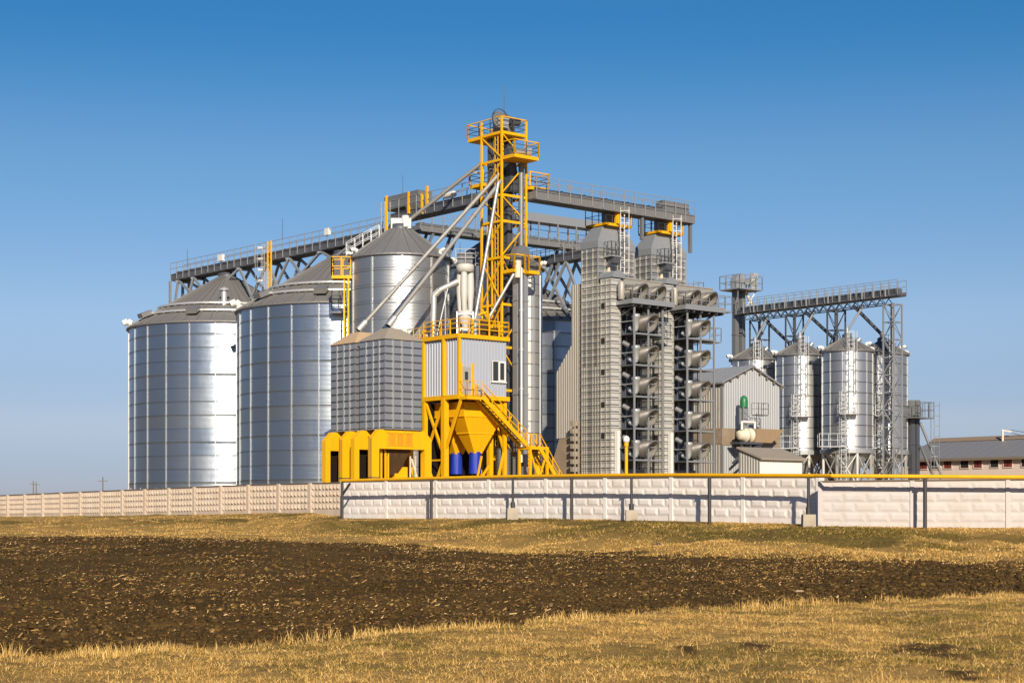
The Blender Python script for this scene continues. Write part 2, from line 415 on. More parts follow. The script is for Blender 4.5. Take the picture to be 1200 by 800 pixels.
b=MB(); b.box(-3.2,-2.9,7.9,-.6,-1.9,7.98); b.rail([(-3.2,-1.9),(-3.2,-2.9),(-.6,-2.9)],7.98,1.2,.8,.05); obj('service_platform',b,M['steel'],s)
obj('roof_inlet',MB().tube((0,0,18.4),(0,0,19.5),.2,10).tube((.9,.3,18.0),(1.3,.4,18.5),.25,8),M['steel'],s)
def gridpos(i,j): return (c0[0]-i*5.92*BY+j*5.4*BX, c0[1]+i*5.92*BX+j*5.4*BY, G)
dup(s,gridpos(1,0),'silo on legs with its right half in shadow, next to the grey gabled building')
dup(s,gridpos(2,0),'silo on legs whose top rises above the gabled building roof')
dup(s,gridpos(0,1),'silo on legs standing behind the tall lattice mast at the conveyor end')
dup(s,gridpos(1,1),'silo on legs in the back row, peeping between the two front silos')
dup(s,gridpos(2,1),'silo on legs in the back row, mostly hidden by the shaded front silo')

# ================================================================== CONVEYORS
def conveyor(label,p0,p1,z,w=1.3,h=.75,m=None,group='conveyor bridges with handrails',step=1.5,cased=True,cz=.35,rail=1.15,roofed=False):
    d=Vector((p1[0]-p0[0],p1[1]-p0[1])); L=d.length; rz=math.atan2(d.y,d.x)
    t=thing('conveyor_bridge',label,'conveyor',(p0[0],p0[1],z),rz,group)
    m=m or M['steel']
    b=MB()
    for s in(-1,1):
        b.box(0,s*w/2-.03,z,L,s*w/2+.03,z+h)
        b.box(0,s*(w/2-.02)-.09,z-.03,L,s*(w/2-.02)+.09,z+.05)
        b.box(0,s*(w/2+.03)-.06,z+h,L,s*(w/2+.03)+.06,z+h+.06)
    n=int(L/1.5)
    for i in range(n+1): b.box(i*L/n-.04,-w/2-.05,z+.05,i*L/n+.04,w/2+.05,z+h)
    obj('girder',b,m,t)
    b=MB()
    b.box(0,-w/2+.1,z-.05,L,w/2-.1,z+.02)
    obj('floor_grating',b,M['steel_dark'],t)
    if cased:
        b=MB(); b.box(.2,-.30,z+.1,L-.2,.30,z+h+cz)
        for i in range(int(L/2.4)): b.box(.6+i*2.4,-.34,z+.1,.72+i*2.4,.34,z+h+cz+.05)
        obj('belt_casing',b,M['casing'],t)
    for s in(-1,1):
        b=MB().rail([(0,s*(w/2+.12)),(L,s*(w/2+.12))],z+.05,rail+h-.05,step*.8,.055,((h+rail*.5)/(h+rail),))
        obj('handrail',b,M['rail_zinc'],t)
    if roofed:
        b=MB(); b.box(0,-w/2-.1,z+2.2,L,w/2+.1,z+2.7)
        for i in range(int(L/3)+1):
            for s in(-1,1): b.bar((min(L-.1,i*3),s*w/2,z+h),(min(L-.1,i*3),s*w/2,z+2.2),.09)
        obj('roof_duct',b,m,t)
    return t,L
def conv_local(t,L): return t
# 1 over the left silos
C1,L1=conveyor('long dark conveyor bridge running over the two big silos at left',(-33.4,170.4),(-10.1,143.4),24.75,1.3,.55,M['girder_dark'],cz=.3)
def strut(t,L,x,z,ztop,kinds,m=None,name='support_strut'):
    b=MB()
    for dx,dz in kinds:
        for s in(-.6,.6): b.bar((x,s,ztop),(x+dx,s*1.6,ztop-dz),.2)
    b.bar((x-.2,-.8,ztop-.08),(x-.2,.8,ztop-.08),.2)
    return obj(name,b,m or M['steel'],t)
for x,k in((1.2,[(-.8,5.0),(3.2,1.6)]),(4.2,[(-1.2,3.2),(2.8,1.9)]),(12.6,[(2.6,2.9),(-2.0,1.2)]),(17.5,[(2.4,2.9),(-2.4,3.2)]),(21,[(2.8,2.0),(-2.6,3.6)]),(26,[(3,1.2),(-3,2)]),(30.5,[(2.6,1.8),(-3,1.3)])):
    strut(C1,L1,x,24.75,24.65,k)
b=MB(); b.bar((-.2,-.7,18.6),(-.2,-.7,24.7),.22); b.bar((-.2,.7,18.6),(-.2,.7,24.7),.22); b.bar((-.2,-.7,22),(3,-.7,22.2),.12); b.bar((-.2,-.7,20.5),(2.6,.2,23.6),.12)
obj('end_frame',b,M['steel'],C1)
b=MB().ladder((18.6,-1.15),20.6,26.4,(0,-1),.55,False,.12); obj('ladder',b,M['yellow'],C1)
b=MB().ladder((17.8,-1.35),20.6,26.2,(0,-1),.5,True,.05); obj('ladder',b,M['bright'],C1)
b=MB().box(9.3,-1.0,25.6,10.1,-.7,26.2); b.box(27.0,-.9,25.9,27.6,-.6,26.5); obj('junction_box',b,M['white'],C1)
# 2 upper gantry from the tower to the head of conveyor 1
C2,L2=conveyor('short upper conveyor bridge from the yellow tower to the left, above the service silo',(-2.6,134.2),(-9.6,142.6),25.9,1.2,.55,M['girder_dark'],cz=.3)
b=MB(); b.box(L2-3.9,-.7,26.9,L2+.9,.7,28.0); b.frustum((L2-3.8,-.5,L2-2.2,.5),26.2,(L2-3.9,-.7,L2-2.1,.7),26.9); obj('drive_housing',b,M['steel_mid'],C2)
b=MB()
for x,za,zb_,y in((L2+.5,24.2,28.1,.65),(L2-2.6,26.2,28.0,.62),(L2-4.4,25.95,27.6,.62),(L2-5.1,26.6,28.1,.62)): b.box(x-.09,y,za,x+.09,y+.16,zb_)
obj('yellow_post',b,M['yellow'],C2)
b=MB().ladder((L2+.7,.95),24.3,27.6,(0,1),.5,False,.08); obj('ladder',b,M['bright'],C2)
obj('gear_motor',MB().tube((2.2,.75,26.95),(3.4,.75,26.95),.25,14),M['white'],C2)
# 3 cross conveyor behind the tower
C3,L3=conveyor('lower conveyor bridge with covered roof duct, passing behind the lattice tower',(-8.25,146.0),(7.5,158.0),25.7,1.3,.5,M['girder'],cz=.25,roofed=False)
x0=L3*.52; b=MB(); b.box(x0,-.75,27.75,L3,.55,28.5)
for i in range(5):
    for s in(-.7,.5): b.bar((x0+.4+i*(L3-x0-.8)/4,s,26.3),(x0+.4+i*(L3-x0-.8)/4,s,27.75),.1)
obj('roof_duct',b,M['steel'],C3)
b=MB()
for x in(1.5,4.0,16): 
    for s in(-.5,.5): b.bar((x,s,25.7),(x-1.4,s,22.6),.2)
obj('support_strut',b,M['steel_mid'],C3)
# 4 over the back row
C4,L4=conveyor('dark conveyor bridge over the back silo, seen low between tower and dryer',(-10.5,173.4),(7.6,151.9),24.4,1.3,.5,M['girder_dark'],cz=.3)
b=MB()
for x,k in((21.5,[(3.8,4.9),(-2,2.6)]),(24.6,[(-2.6,4.2),(2.2,3.6)]),(10,[(2,2),(-2,2)]),(3,[(2,2),(-2,2)])):
    for dx,dz in k:
        for s in(-.6,.6): b.bar((x,s,24.35),(x+dx,s*1.5,24.35-dz),.22)
obj('support_strut',b,M['steel'],C4)
# 5 from tower to the dryers
C5,L5=conveyor('upper conveyor bridge from the yellow tower to the right, over both dryers',(1.4,132.6),(14.9,143.9),25.95,1.3,.6,M['girder'],cz=.35)
obj('end_post',MB().box(L5-.35,-.5,23.5,L5-.1,-.25,26).box(L5-6.0,-.5,24.0,L5-5.75,-.25,26),M['steel_mid'],C5)
b=MB().box(L5-3.6,-.6,26.6,L5-.6,.4,27.5); obj('drive_housing',b,M['steel_mid'],C5)
# lightning rods
for i,(px,y0,y1,Y,lab) in enumerate(((591,137,100,134,'thin lightning rod on top of the yellow tower'),(472,240,205,143,'thin lightning rod above the service silo at the upper conveyor head'),
     (331,290,256,157,'thin lightning rod over the long conveyor between the two big silos'),(219.5,314,292,169,'thin lightning rod at the far left end of the long conveyor'),(539,296,284,129,'short lightning rod on the cyclone housing'))):
    b=MB().tube((wx(px,Y),Y,wz(y0,Y)),(wx(px,Y),Y,wz(y1,Y)),.035,6,.02); tag(obj('lightning_rod',b,M['steel_dark']),lab,'lightning rod','lightning rods')

# right conveyor on lattice masts
p0=(24.0,179.1); p1=(37.3,163.3)
CR,LR=conveyor('trussed conveyor bridge on lattice masts over the small silos at right',p0,p1,22.4,1.2,.3,M['girder_dark'],cz=.42,rail=1.2,step=1.25)
b=MB()
for s in(-.6,.6):
    b.bar((1,s,21.75),(LR-1.5,s,21.75),.09)
    n=18
    for i in range(n): 
        x=1+(LR-2.5)*i/n; dx=(LR-2.5)/n
        b.bar((x,s,21.75),(x+dx/2,s,22.35),.06); b.bar((x+dx/2,s,22.35),(x+dx,s,21.75),.06)
obj('bottom_truss',b,M['steel_dark'],CR)
b=MB()
for i in range(14): b.box(1+i*1.4,-.76,22.4,1.12+i*1.4,-.70,23.5)
obj('truss_post',b,M['bright'],CR)
def lattice(label,x,y,z0,z1,w,bay,m,group=None,name='lattice_mast',rz=ROT,core=0):
    t=thing(name,label,'mast',(x,y,z0),rz,group); k=w/2
    cs=[(-k,-k),(k,-k),(k,k),(-k,k)]
    for c in cs: obj('leg',MB().bar((*c,z0),(*c,z1),.13),m,t)
    b=MB(); n=max(1,round((z1-z0)/bay)); dz=(z1-z0)/n
    for i in range(n):
        for j in range(4):
            p,q=cs[j],cs[(j+1)%4]; za,zb=z0+i*dz,z0+(i+1)*dz
            b.bar((*p,zb-.06),(*q,zb-.06),.08)
            if (i+j)%2: b.bar((*p,za),(*q,zb),.055)
            else: b.bar((*q,za),(*p,zb),.055)
    obj('brace',b,m,t)
    return t
def onconv(px):   # point on the right conveyor axis seen at that photo column
    q=(px-600)/F; d=(p1[0]-p0[0],p1[1]-p0[1]); s=(q*p0[1]-p0[0])/(d[0]-q*d[1]); return (p0[0]+s*d[0],p0[1]+s*d[1])
lm='lattice masts under the right conveyor'
for px,z0,lab in((931,17.6,'short lattice mast under the middle of the right conveyor, left of the other short one'),(980,17.9,'short lattice mast under the right conveyor, rising behind the brightest small silo'),(1046,G,'tall grey lattice mast carrying the right end of the conveyor down to the ground')):
    x,y=onconv(px); t=lattice(lab,x,y,z0,21.7,1.25,1.7,M['steel'] if z0<5 else M['steel_dark'],lm,core=z0<5)
    obj('centre_pipe',MB().tube((0,0,z0),(0,0,21.7),.15,10),M['steel_mid'],t)
# spouts from the right conveyor to the silo tops
def gp(i,j): g=gridpos(i,j); return (g[0],g[1],19.2)
SG='slanting spouts from the right conveyor to the silo tops'
for (px,tgt,r,m,lab) in ((900,gp(2,0),.14,'steel','pale spout slanting down left to the silo top above the gabled roof'),(893,gp(2,1),.2,'steel_dark','dark spout slanting down right toward the hidden back silo'),
      (955,gp(1,0),.14,'steel','pale spout slanting down left to the shaded small silo'),(944,gp(1,1),.2,'steel_dark','dark spout slanting down right behind the middle small silos'),
      (1012,gp(0,0),.14,'steel','pale spout slanting down left to the brightest small silo'),(1001,gp(0,1),.2,'steel_dark','dark spout slanting down right to the silo behind the tall mast')):
    x,y=onconv(px); b=MB().tube((x,y,21.9),tgt,r*.85,10); b.tube(tgt,(tgt[0],tgt[1],18.3),r*1.15,10)
    tag(obj('grain_spout',b,M[m]),lab,'spout',SG)
# right elevator at the left end of that conveyor
def elevator(label,x,y,zt,w,group,m,plat,rz=ROT,trw=.38,gap=.75,head=None):
    t=thing('bucket_elevator',label,'elevator',(x,y,G),rz,group)
    for s in(-1,1):
        b=MB().box(s*gap/2-trw/2,-.25,G,s*gap/2+trw/2,.25,zt)
        z=G+2
        while z<zt: b.box(s*gap/2-trw/2-.05,-.3,z,s*gap/2+trw/2+.05,.3,z+.08); z+=2.4
        obj('trunk',b,m,t)
    hm=MB(); n=14; r=gap/2+trw/2+.12
    poly=[(-r,zt-.3)]+[(-r*math.cos(math.pi*i/n),zt+.5+r*math.sin(math.pi*i/n)) for i in range(n+1)]+[(r,zt-.3)]
    hm.prism(poly,'y',-.36,.36); obj('head',hm,head or m,t)
    return t
EG='bucket elevators'
E=elevator('tall grey bucket elevator with railed head platform left of the right conveyor',23.9,180,25.4,.4,EG,M['steel_mid'],True,gap=1.0,trw=.55,head=M['steel'])
b=MB(); b.box(-1.6,-1.6,25.0,1.9,1.2,25.12); b.rail([(-1.6,1.2),(-1.6,-1.6),(1.9,-1.6),(1.9,1.2),(-1.6,1.2)],25.1,1.4,.9,.07)
for s in(-1,1): b.bar((s*1.4,-1.2,25.0),(s*.5,-.3,22.9),.12)
obj('head_platform',b,M['steel'],E)
b=MB().tube((.3,-1.0,25.9),(1.3,-1.0,26.3),.35,12).box(1.0,-1.2,25.2,1.7,-.6,26.9); obj('drive_motor',b,M['bright'],E)
b=MB().tube((.4,-.6,25.0),(2.2,-.9,22.0),.16,8); b.tube((2.2,-.9,22.0),(2.6,-1.0,20.5),.16,8); obj('discharge_spout',b,M['cream'],E)
t=lattice('slim lattice mast beside the tall grey bucket elevator',25.9,178.6,G,21.8,1.4,2.0,M['steel_dark'],None)
E=elevator('small dark bucket elevator beside the barn, its spout hanging to the right',wx(1071,168),168,11.4,.4,EG,M['steel_dark'],True,gap=.7,trw=.5,head=M['steel_mid'])
b=MB(); b.box(-1.3,-1.2,10.9,1.6,.8,11.0); b.rail([(-1.3,.8),(-1.3,-1.2),(1.6,-1.2),(1.6,.8)],11,1.5,.7,.06); b.box(-.7,-.6,11.2,.2,.2,12.7); obj('head_platform',b,M['steel_mid'],E)
b=MB().tube((.5,-.4,10.5),(3.1,-1.0,5.4),.14,8); b.tube((3.1,-1.0,5.4),(3.15,-1.0,3.5),.14,8); obj('discharge_spout',b,M['steel'],E)
b=MB().tube((.3,-.6,8.2),(1.9,-.9,5.2),.13,8); obj('discharge_spout',b,M['steel_mid'],E)
obj('ladder',MB().ladder((1.4,-1.0),2.0,12.6,(.6,-.8),.4,True,.05),M['steel'],E)
# ================================================================== YELLOW LATTICE TOWER
TO=(-.79,131.0); TW=2.45
T=thing('elevator_tower','tall yellow lattice tower with railed platforms at the centre of the plant','tower',(TO[0],TO[1],G),ROT)
cs=[(0,0),(TW,0),(TW,TW),(0,TW)]; tops=[32.1,32.0,32.0,32.0]
for c,zt in zip(cs,tops): obj('leg',MB().bar((*c,G),(*c,zt),.15),M['yellow'],T)
lv=[G,4.6,7.8,11.2,14.5,17.8,21.4,24.2,26.2,28.9,31.0]
b=MB(); b2=MB()
for i,(za,zb) in enumerate(zip(lv[:-1],lv[1:])):
    for j in range(4):
        p,q=cs[j],cs[(j+1)%4]
        b.bar((*p,zb-.13),(*q,zb-.13),.11,.19)
        if (i+(j in(0,3)))%2: b2.bar((*p,za),(*q,zb-.2),.085)
        else: b2.bar((*q,za),(*p,zb-.2),.085)
        if i in(4,5) and j==3: b2.bar((*p,za),(*q,zb-.2),.09); b2.bar((*q,za),(*p,zb-.2),.09)
obj('ring_beam',b,M['yellow'],T); obj('brace',b2,M['yellow'],T)
def balcony(x0,y0,x1,y1,z,open_side=None,h=1.1,name='platform',m='yellow',par=None,diag=True,railm='steel_dark'):
    p=obj(name,MB().box(x0,y0,z-.26,x1,y1,z).box(x0+.05,y0+.05,z-.45,x1-.05,y1-.05,z-.26) if False else MB().box(x0,y0,z-.26,x1,y1,z),M[m],par or T)
    pts=[(x0,y0),(x1,y0),(x1,y1),(x0,y1),(x0,y0)]
    b=MB(); y=MB()
    for k in range(4):
        if open_side==k: continue
        p0,q0=pts[k],pts[k+1]; b.rail([p0,q0],z,h,1.4,.055,(.35,.68))
        for c in(p0,q0): y.bar((*c,z),(*c,z+h+.04),.11)
        y.bar((*p0,z+h),(*q0,z+h),.07)
    obj('handrail',b,M[railm],p); obj('rail_post',y,M[m],p)
    return p
balcony(0,0,TW,TW+1.75,31.0)
balcony(0,-1.5,TW,-.1,29.0,2)
balcony(TW+.05,-.4,TW+2.0,1.1,27.0,3)
balcony(0.2,TW+.1,1.6,TW+1.75,27.4,0)
balcony(0,-1.5,1.05,-.1,20.25,2); balcony(1.45,-1.5,TW+.1,-.1,20.25,2)
for z in(24.2,26.2,21.4,17.8): obj('floor_plate',MB().box(.1,1.2,z-.06,TW-.1,TW-.1,z),M['steel_dark'],T)
obj('ladder',MB().ladder((.35,1.2),14.6,30.9,(-1,0),.45,False,.06),M['steel'],T)
obj('ladder',MB().ladder((.1,.75),G+1,30.8,(-1,0),.35,False,.06),M['yellow'],T)
b=MB()
for z0,z1 in((15,24),(2,14.6)): b.bar((.02,1.2,z0),(.02,1.2,z1),.1); b.bar((.02,1.75,z0),(.02,1.75,z1),.08)
obj('inner_post',b,M['yellow'],T)
b=MB()
for z in(24.2,26.2,21.4,17.8): b.rail([(0,.05),(TW,.05),(TW,TW)],z,1.1,1.2,.05,(.5,))
obj('handrail',b,M['steel_dark'],T)
obj('cable_trunk',MB().box(.35,1.75,G,.75,2.15,30.9),M['steel_dark'],T)
b=MB()
for z in(15.5,17.2,18.9,20.2,22.4,23.3,25.2,27.6,28.3): b.bar((.1,1.6,z),(2.3,1.6,z+.02),.07)
for z0 in(14.6,17.9,21.5,24.4,27): b.bar((2.2,2.3,z0),(.4,.3,z0+2.6),.08)
obj('inner_brace',b,M['steel_mid'],T)
# elevator in the tower
E=elevator('main bucket elevator inside the yellow tower, drive wheel and head on the top platform',*yard(TO,1.25,1.25),31.3,.4,EG,M['steel_dark'],True,trw=.5,gap=.85,head=M['steel_mid'])
obj('drive_wheel',MB().tube((-.95,-.6,32.0),(-.95,-.45,32.0),.62,20).tube((-.95,-.63,32),(-.95,-.42,32),.2,10),M['steel_mid'],E)
b=MB()
for i in range(14):
    a0,a1=2*math.pi*i/14,2*math.pi*(i+1)/14; b.bar((-.95+.78*math.cos(a0),-.68,32+.78*math.sin(a0)),(-.95+.78*math.cos(a1),-.68,32+.78*math.sin(a1)),.06)
obj('wheel_guard',b,M['steel_dark'],E)
obj('gear_motor',MB().box(-1.0,-.95,31.35,-.3,-.6,32.1),M['bright'],E); obj('drive_motor',MB().tube((.1,-.8,31.9),(.8,-.8,32.0),.32,14),M['steel_dark'],E)
b=MB().tube((.5,-2.0,29.45),(-.55,-2.0,29.35),.2,12).tube((.5,-2.0,29.45),(.9,-2.0,29.5),.34,14); obj('sampling_motor',b,M['bright'],E)
obj('discharge_chute',MB().frustum((.0,-.9,.9,-.1),26.5,(-.2,-.9,.3,-.3),29.8),M['steel_dark'],E)
obj('discharge_chute',MB().tube((.75,-1.2,20.4),(.75,-1.2,29.0),.22,10),M['steel_mid'],E)
# second elevator in front of the tower
E=elevator('second bucket elevator with rounded dark head on the lower tower balcony',*yard(TO,1.25,-.75),21.0,.4,EG,M['steel'],True,trw=.4,gap=.72,head=M['steel_mid'])
# slim panelled column
c=yard(TO,4.05,1.7)
t=thing('holding_column','slim panelled grey column silo standing right of the yellow tower on a yellow ring','silo',(c[0],c[1],G))
obj('shell',MB().lathe([(.98,6.9),(.98,20.4)],24,smooth=False).disc(.98,20.4),M['column_sheet'],t)
for i in range(6):
    s=obj('stiffener',MB().box(.95,-.04,6.9,1.03,.04,20.4),M['stiff'],t); s.rotation_euler=(0,0,2*math.pi*i/6+R(-60))
obj('ring_beam',MB().lathe([(1.08,6.2),(1.15,6.3),(1.15,6.9),(1.0,6.95)],24,smooth=False),M['yellow'],t)
for i in range(6):
    a=2*math.pi*(i+.5)/6; obj('leg',MB().bar((1.0*math.cos(a),1.0*math.sin(a),G),(1.0*math.cos(a),1.0*math.sin(a),6.5),.18),M['yellow'],t)
obj('outlet_cone',MB().lathe([(1.0,6.4),(.2,4.6)],20),M['steel_mid'],t)
# spouts from the tower
def spout(label,p,q,r,m='spout',collar=True,name='grain_spout'):
    p,q=Vector(p),Vector(q); d=(q-p).normalized()
    def obj(n_,b_,m_,t_): return obj1(n_,b_,m_,t_,rel=False)
    t=thing(name,label,'spout',tuple(q),0,'spouts hung from the yellow tower')
    fl=MB().tube(p-q,Vector((0,0,0)),r,12); n=int((q-p).length/3.2)
    for i in range(1,n): c=(p-q)*(i/n); fl.tube(c-d*.05,c+d*.05,r*1.25,12)
    o=obj('pipe',fl,M[m],t)
    if collar:
        obj('collar',MB().tube(-d*.75,d*.12,r*1.45,14),M['bright'],t); obj('outlet',MB().tube(d*.1,d*.14,r*1.2,14),M['opening'],t)
    return t
spout('long grey spout slanting from the tower down to the farther gridded bin',(wx(585,131.8),131.8,wz(204,131.8)),(wx(421,127.2),127.2,15.35),.155)
spout('long grey spout slanting from the tower down to the nearer gridded bin',(wx(587,131.0),131.0,wz(212,131)),(wx(456,124.4),124.4,15.35),.155)
spout('thin grey spout slanting from the tower up high down to the service silo top',(wx(566,133.0),133.0,wz(190,133)),(wx(473,136),136,24.6),.15,'spout',False)
spout('steep shiny pipe running from the tower down past the cyclones',(wx(584,130.6),130.6,wz(214,130.6)),(wx(554,128.4),128.4,15.2),.13,'rail_zinc',False)
t=spout('short shiny pipe slanting from the lower elevator head toward the cabin roof',(wx(606,130.3),130.3,wz(314,130.3)),(wx(562,129.6),129.6,15.2),.12,'rail_zinc',False)
obj('valve',MB().tube((wx(607,130.2)-t.location.x,130.2-t.location.y,wz(325,130)-15.2),(wx(607,130.2)-t.location.x,130.2-t.location.y,wz(305,130)-15.2),.27,12),M['cream'],t,rel=False)
t=thing('downpipe','straight pale vertical pipe below the lower elevator head, right of the cabin','pipe',(wx(611,130.0),130.0,5.5))
obj('pipe',MB().tube((0,0,5.5),(0,0,20.3),.13,12),M['bright'],t); b=MB()
for z in(8,11,14,17): b.tube((0,0,z),(0,0,z+.15),.18,12)
obj('flange',b,M['bright'],t)

# ================================================================== CABIN OVER THE LOADING HOPPERS
CO=(-3.87,126.0)
K=thing('control_cabin','ribbed pale blue cabin on yellow stilts with a white framed window','cabin',(CO[0],CO[1],G),ROT)
LX,LY,Z0,Z1=4.45,4.2,10.35,14.65
obj('wall',MB().rib((0,0),(LX,0),Z0,Z1,.30,.08),M['clad_blue'],K)
obj('wall',MB().rib((0,LY),(0,0),Z0,Z1,.32,.07),M['clad_blue'],K)
obj('wall',MB().rib((LX,0),(LX,LY),Z0,Z1,.235,.05),M['clad_blue'],K)
obj('wall',MB().rib((LX,LY),(0,LY),Z0,Z1,.3,.05),M['clad_blue'],K)
obj('roof',MB().box(-.05,-.05,Z1-.12,LX+.05,LY+.05,Z1+.1),M['steel'],K)
b=MB()
for a,c in(((-.16,-.16),(LX+.16,-.16)),((LX+.16,-.16),(LX+.16,LY+.16)),((-.16,LY+.16),(-.16,-.16)),((LX+.16,LY+.16),(-.16,LY+.16))):
    b.bar((*a,Z1+.08),(*c,Z1+.08),.2,.30); b.bar((*a,Z0-.12),(*c,Z0-.12),.2,.32)
obj('edge_beam',b,M['yellow'],K)
b=MB()
for x,y in((-.14,-.12),(-.14,LY),(LX+.1,LY)): b.bar((x,y,Z0),(x,y,Z1),.2)
b.bar((-.16,1.65,Z0),(-.16,1.65,Z1),.2,.3)
obj('corner_post',b,M['yellow'],K)
for x,y,w in((-.1,1.65,.42),(-.1,LY-.1,.3),(LX-.2,1.65,.36),(LX-.2,LY-.1,.3),(LX-.05,.1,.24)):
    obj('leg',MB().bar((x,y,G),(x,y,Z0-.2),w),M['yellow'],K)
b=MB()
for za,zb in((G,5.8),(5.8,Z0-.2)):
    b.bar((-.1,1.7,za),(-.1,LY-.1,zb),.16); b.bar((-.1,LY-.1,za),(-.1,1.7,zb),.16)
b.bar((-.1,1.65,6.2),(-.1,-.4,Z0-.15),.18); b.bar((LX-.2,1.65,5.8),(LX-.2,LY-.1,9.5),.14)
b.bar((-.1,1.65,5.6),(-.1,LY,5.6),.12); b.bar((LX-.1,.2,6.5),(LX-.1,1.6,9.8),.14)
b.bar((LX-1.9,-.4,G),(LX-.1,.1,6.2),.16); b.bar((LX-3.3,.2,G),(LX-2.2,.2,5.9),.12);b.bar((1.2,1.65,G),(LX-.2,1.65,5.4),.14)
obj('brace',b,M['yellow'],K)
d=obj('door',MB().box(.17,-.09,Z0+.05,1.0,-.03,12.45),M['clad_grey'],K)
obj('door_window',MB().box(.42,-.11,11.5,.72,-.085,12.1),M['glass'],d); obj('handle',MB().box(.86,-.14,11.3,.92,-.09,11.45),M['steel_dark'],d)
b=MB().box(1.08,-.16,Z0,1.25,-.05,12.75).box(.02,-.16,Z0,.14,-.05,12.75); obj('door_post',b,M['yellow'],K)
wnd=obj('window',MB().box(3.02,-.12,11.55,4.28,-.06,13.0),M['glass'],K)
b=MB(); x0,x1,zb,zt=3.0,4.3,11.5,13.05
for a in((x0,x0+.06),((x0+x1)/2-.05,(x0+x1)/2+.10),(x1-.12,x1)): b.box(a[0],-.17,zb,a[1],-.115,zt)
b.box((x0+x1)/2,-.172,zt-.14,x1,-.114,zt); b.box((x0+x1)/2,-.172,zb,x1,-.114,zb+.14); b.box(x0,-.165,zb,(x0+x1)/2,-.116,zb+.05); b.box(x0,-.165,zt-.05,(x0+x1)/2,-.116,zt)
obj('frame',b,M['white'],wnd); obj('sill',MB().box(x0-.08,-.22,zb-.08,x1+.08,-.05,zb),M['white'],wnd)
b=MB().rail([(-.15,LY),(-.15,-.15),(LX+.15,-.15),(LX+.15,LY)],Z1+.2,1.15,1.05,.075,(.4,.72)); obj('roof_railing',b,M['yellow'],K)
p=obj('landing',MB().box(-.2,-1.15,Z0-.35,1.35,-.2,Z0-.12),M['yellow'],K)
obj('handrail',MB().rail([(-.2,-.2),(-.2,-1.15),(1.3,-1.15)],Z0-.1,1.1,.7,.05,(.5,)),M['yellow'],p)
obj('shade_panel',MB().box(.25,LY-.45,G,LX-.3,LY-.4,9.9),M['interior_shade'],K)  # added dark sheet that paints the shade behind the hoppers
# roof plant
b=MB().box(2.9,1.0,14.75,3.6,1.6,16.2).box(3.7,.6,14.75,4.2,1.1,15.6); obj('roof_unit',b,M['rusty_shade'],K)
b=MB()
for x,y,h in((3.3,.6,1.9),(2.7,2.4,2.6),(3.9,2.2,2.4),(1.6,.5,1.3),(4.2,1.9,3.1)): b.bar((x,y,14.75),(x,y,14.75+h),.12)
b.bar((2.7,2.4,16.4),(4.2,1.9,17.0),.1); b.bar((3.3,.6,16.2),(3.9,2.2,16.4),.1); obj('roof_frame',b,M['yellow'],K)
obj('roof_machine',MB().box(3.3,1.9,14.75,4.0,2.8,16.0).tube((2.2,.9,14.75),(2.2,.9,15.9),.25,12).tube((2.2,.9,15.9),(2.9,1.3,16.4),.2,10),M['steel'],K)
# loading hoppers
def hopper(label,cy):
    t=thing('loading_hopper',label,'hopper',(*yard(CO,2.4,cy),4.6),ROT,'yellow loading hoppers with blue sleeves')
    a,c=1.85,.98
    b=MB().box(-a,-c,8.85,a,c,9.9); obj('bin',b,M['yellow'],t)
    b=MB().frustum((-.36,-.36,.36,.36),6.1,(-a,-c,a,c),8.85); obj('cone',b,M['yellow'],t)
    b=MB(); f=.55; b.box(-(.36+(a-.36)*f)-.03,-(.36+(c-.36)*f)-.03,6.1+2.75*f-.05,.36+(a-.36)*f+.03,.36+(c-.36)*f+.03,6.1+2.75*f+.05); b.box(-a-.03,-c-.03,8.8,a+.03,c+.03,8.9); obj('seam_angle',b,M['yellow'],t)
    b=MB(); n=20; pr=[]
    for k,z in enumerate((6.25,5.9,5.4,4.95,4.6)):
        for i in range(n):
            an=2*math.pi*i/n; r=(.43+.012*k)*(1+.06*math.cos(an*7+k*.5)); pr.append((r*math.cos(an),r*math.sin(an),z))
    b.add(pr,[(k*n+i,k*n+(i+1)%n,(k+1)*n+(i+1)%n,(k+1)*n+i) for k in range(4) for i in range(n)],True); obj('sleeve',b,M['blue'],t)
    return t
hopper('front yellow loading hopper under the cabin, blue tarpaulin sleeve nearest the stairs',1.15)
hopper('rear yellow loading hopper under the cabin, its blue sleeve farther left',3.45)
# stairs
def stair(label,p,q,w,m='yellow'):
    """p top, q bottom in cabin coordinates (x,y,z); width along y"""
    t=thing('metal_staircase',label,'stairs',(*yard(CO,q[0],q[1]),q[2]),ROT,'yellow metal stairs')
    ox,oy,oz=q; d=(p[0]-ox,p[1]-oy,p[2]-oz)
    b=MB()
    for s in(0,w): b.bar((0,s,oz),(d[0],d[1]+s,p[2]),.12,.3)
    obj('stringer',b,M[m],t)
    b=MB(); n=max(4,int(d[2]/.24))
    for i in range(1,n): f=i/n; b.box(d[0]*f-.13,.02,oz+d[2]*f-.02,d[0]*f+.13,w-.02,oz+d[2]*f+.02)
    obj('step',b,M['steel_dark'],t)
    for s in(0,w):
        b=MB(); n=5
        for i in range(n+1): f=i/n; b.bar((d[0]*f,s,oz+d[2]*f),(d[0]*f,s,oz+d[2]*f+1.05),.06)
        b.bar((0,s,oz+1.05),(d[0],s,p[2]+1.05),.06); b.bar((0,s,oz+.55),(d[0],s,p[2]+.55),.05); obj('handrail',b,M[m],t)
    return t
stair('upper flight of yellow metal stairs from the cabin door down to the right',(1.35,-1.1,Z0-.2),(5.6,-1.1,6.75),.8)
t=stair('lower flight of yellow metal stairs reaching the ground beside the dryer housing',(6.6,-1.4,6.6),(9.9,-1.4,2.2),1.0)
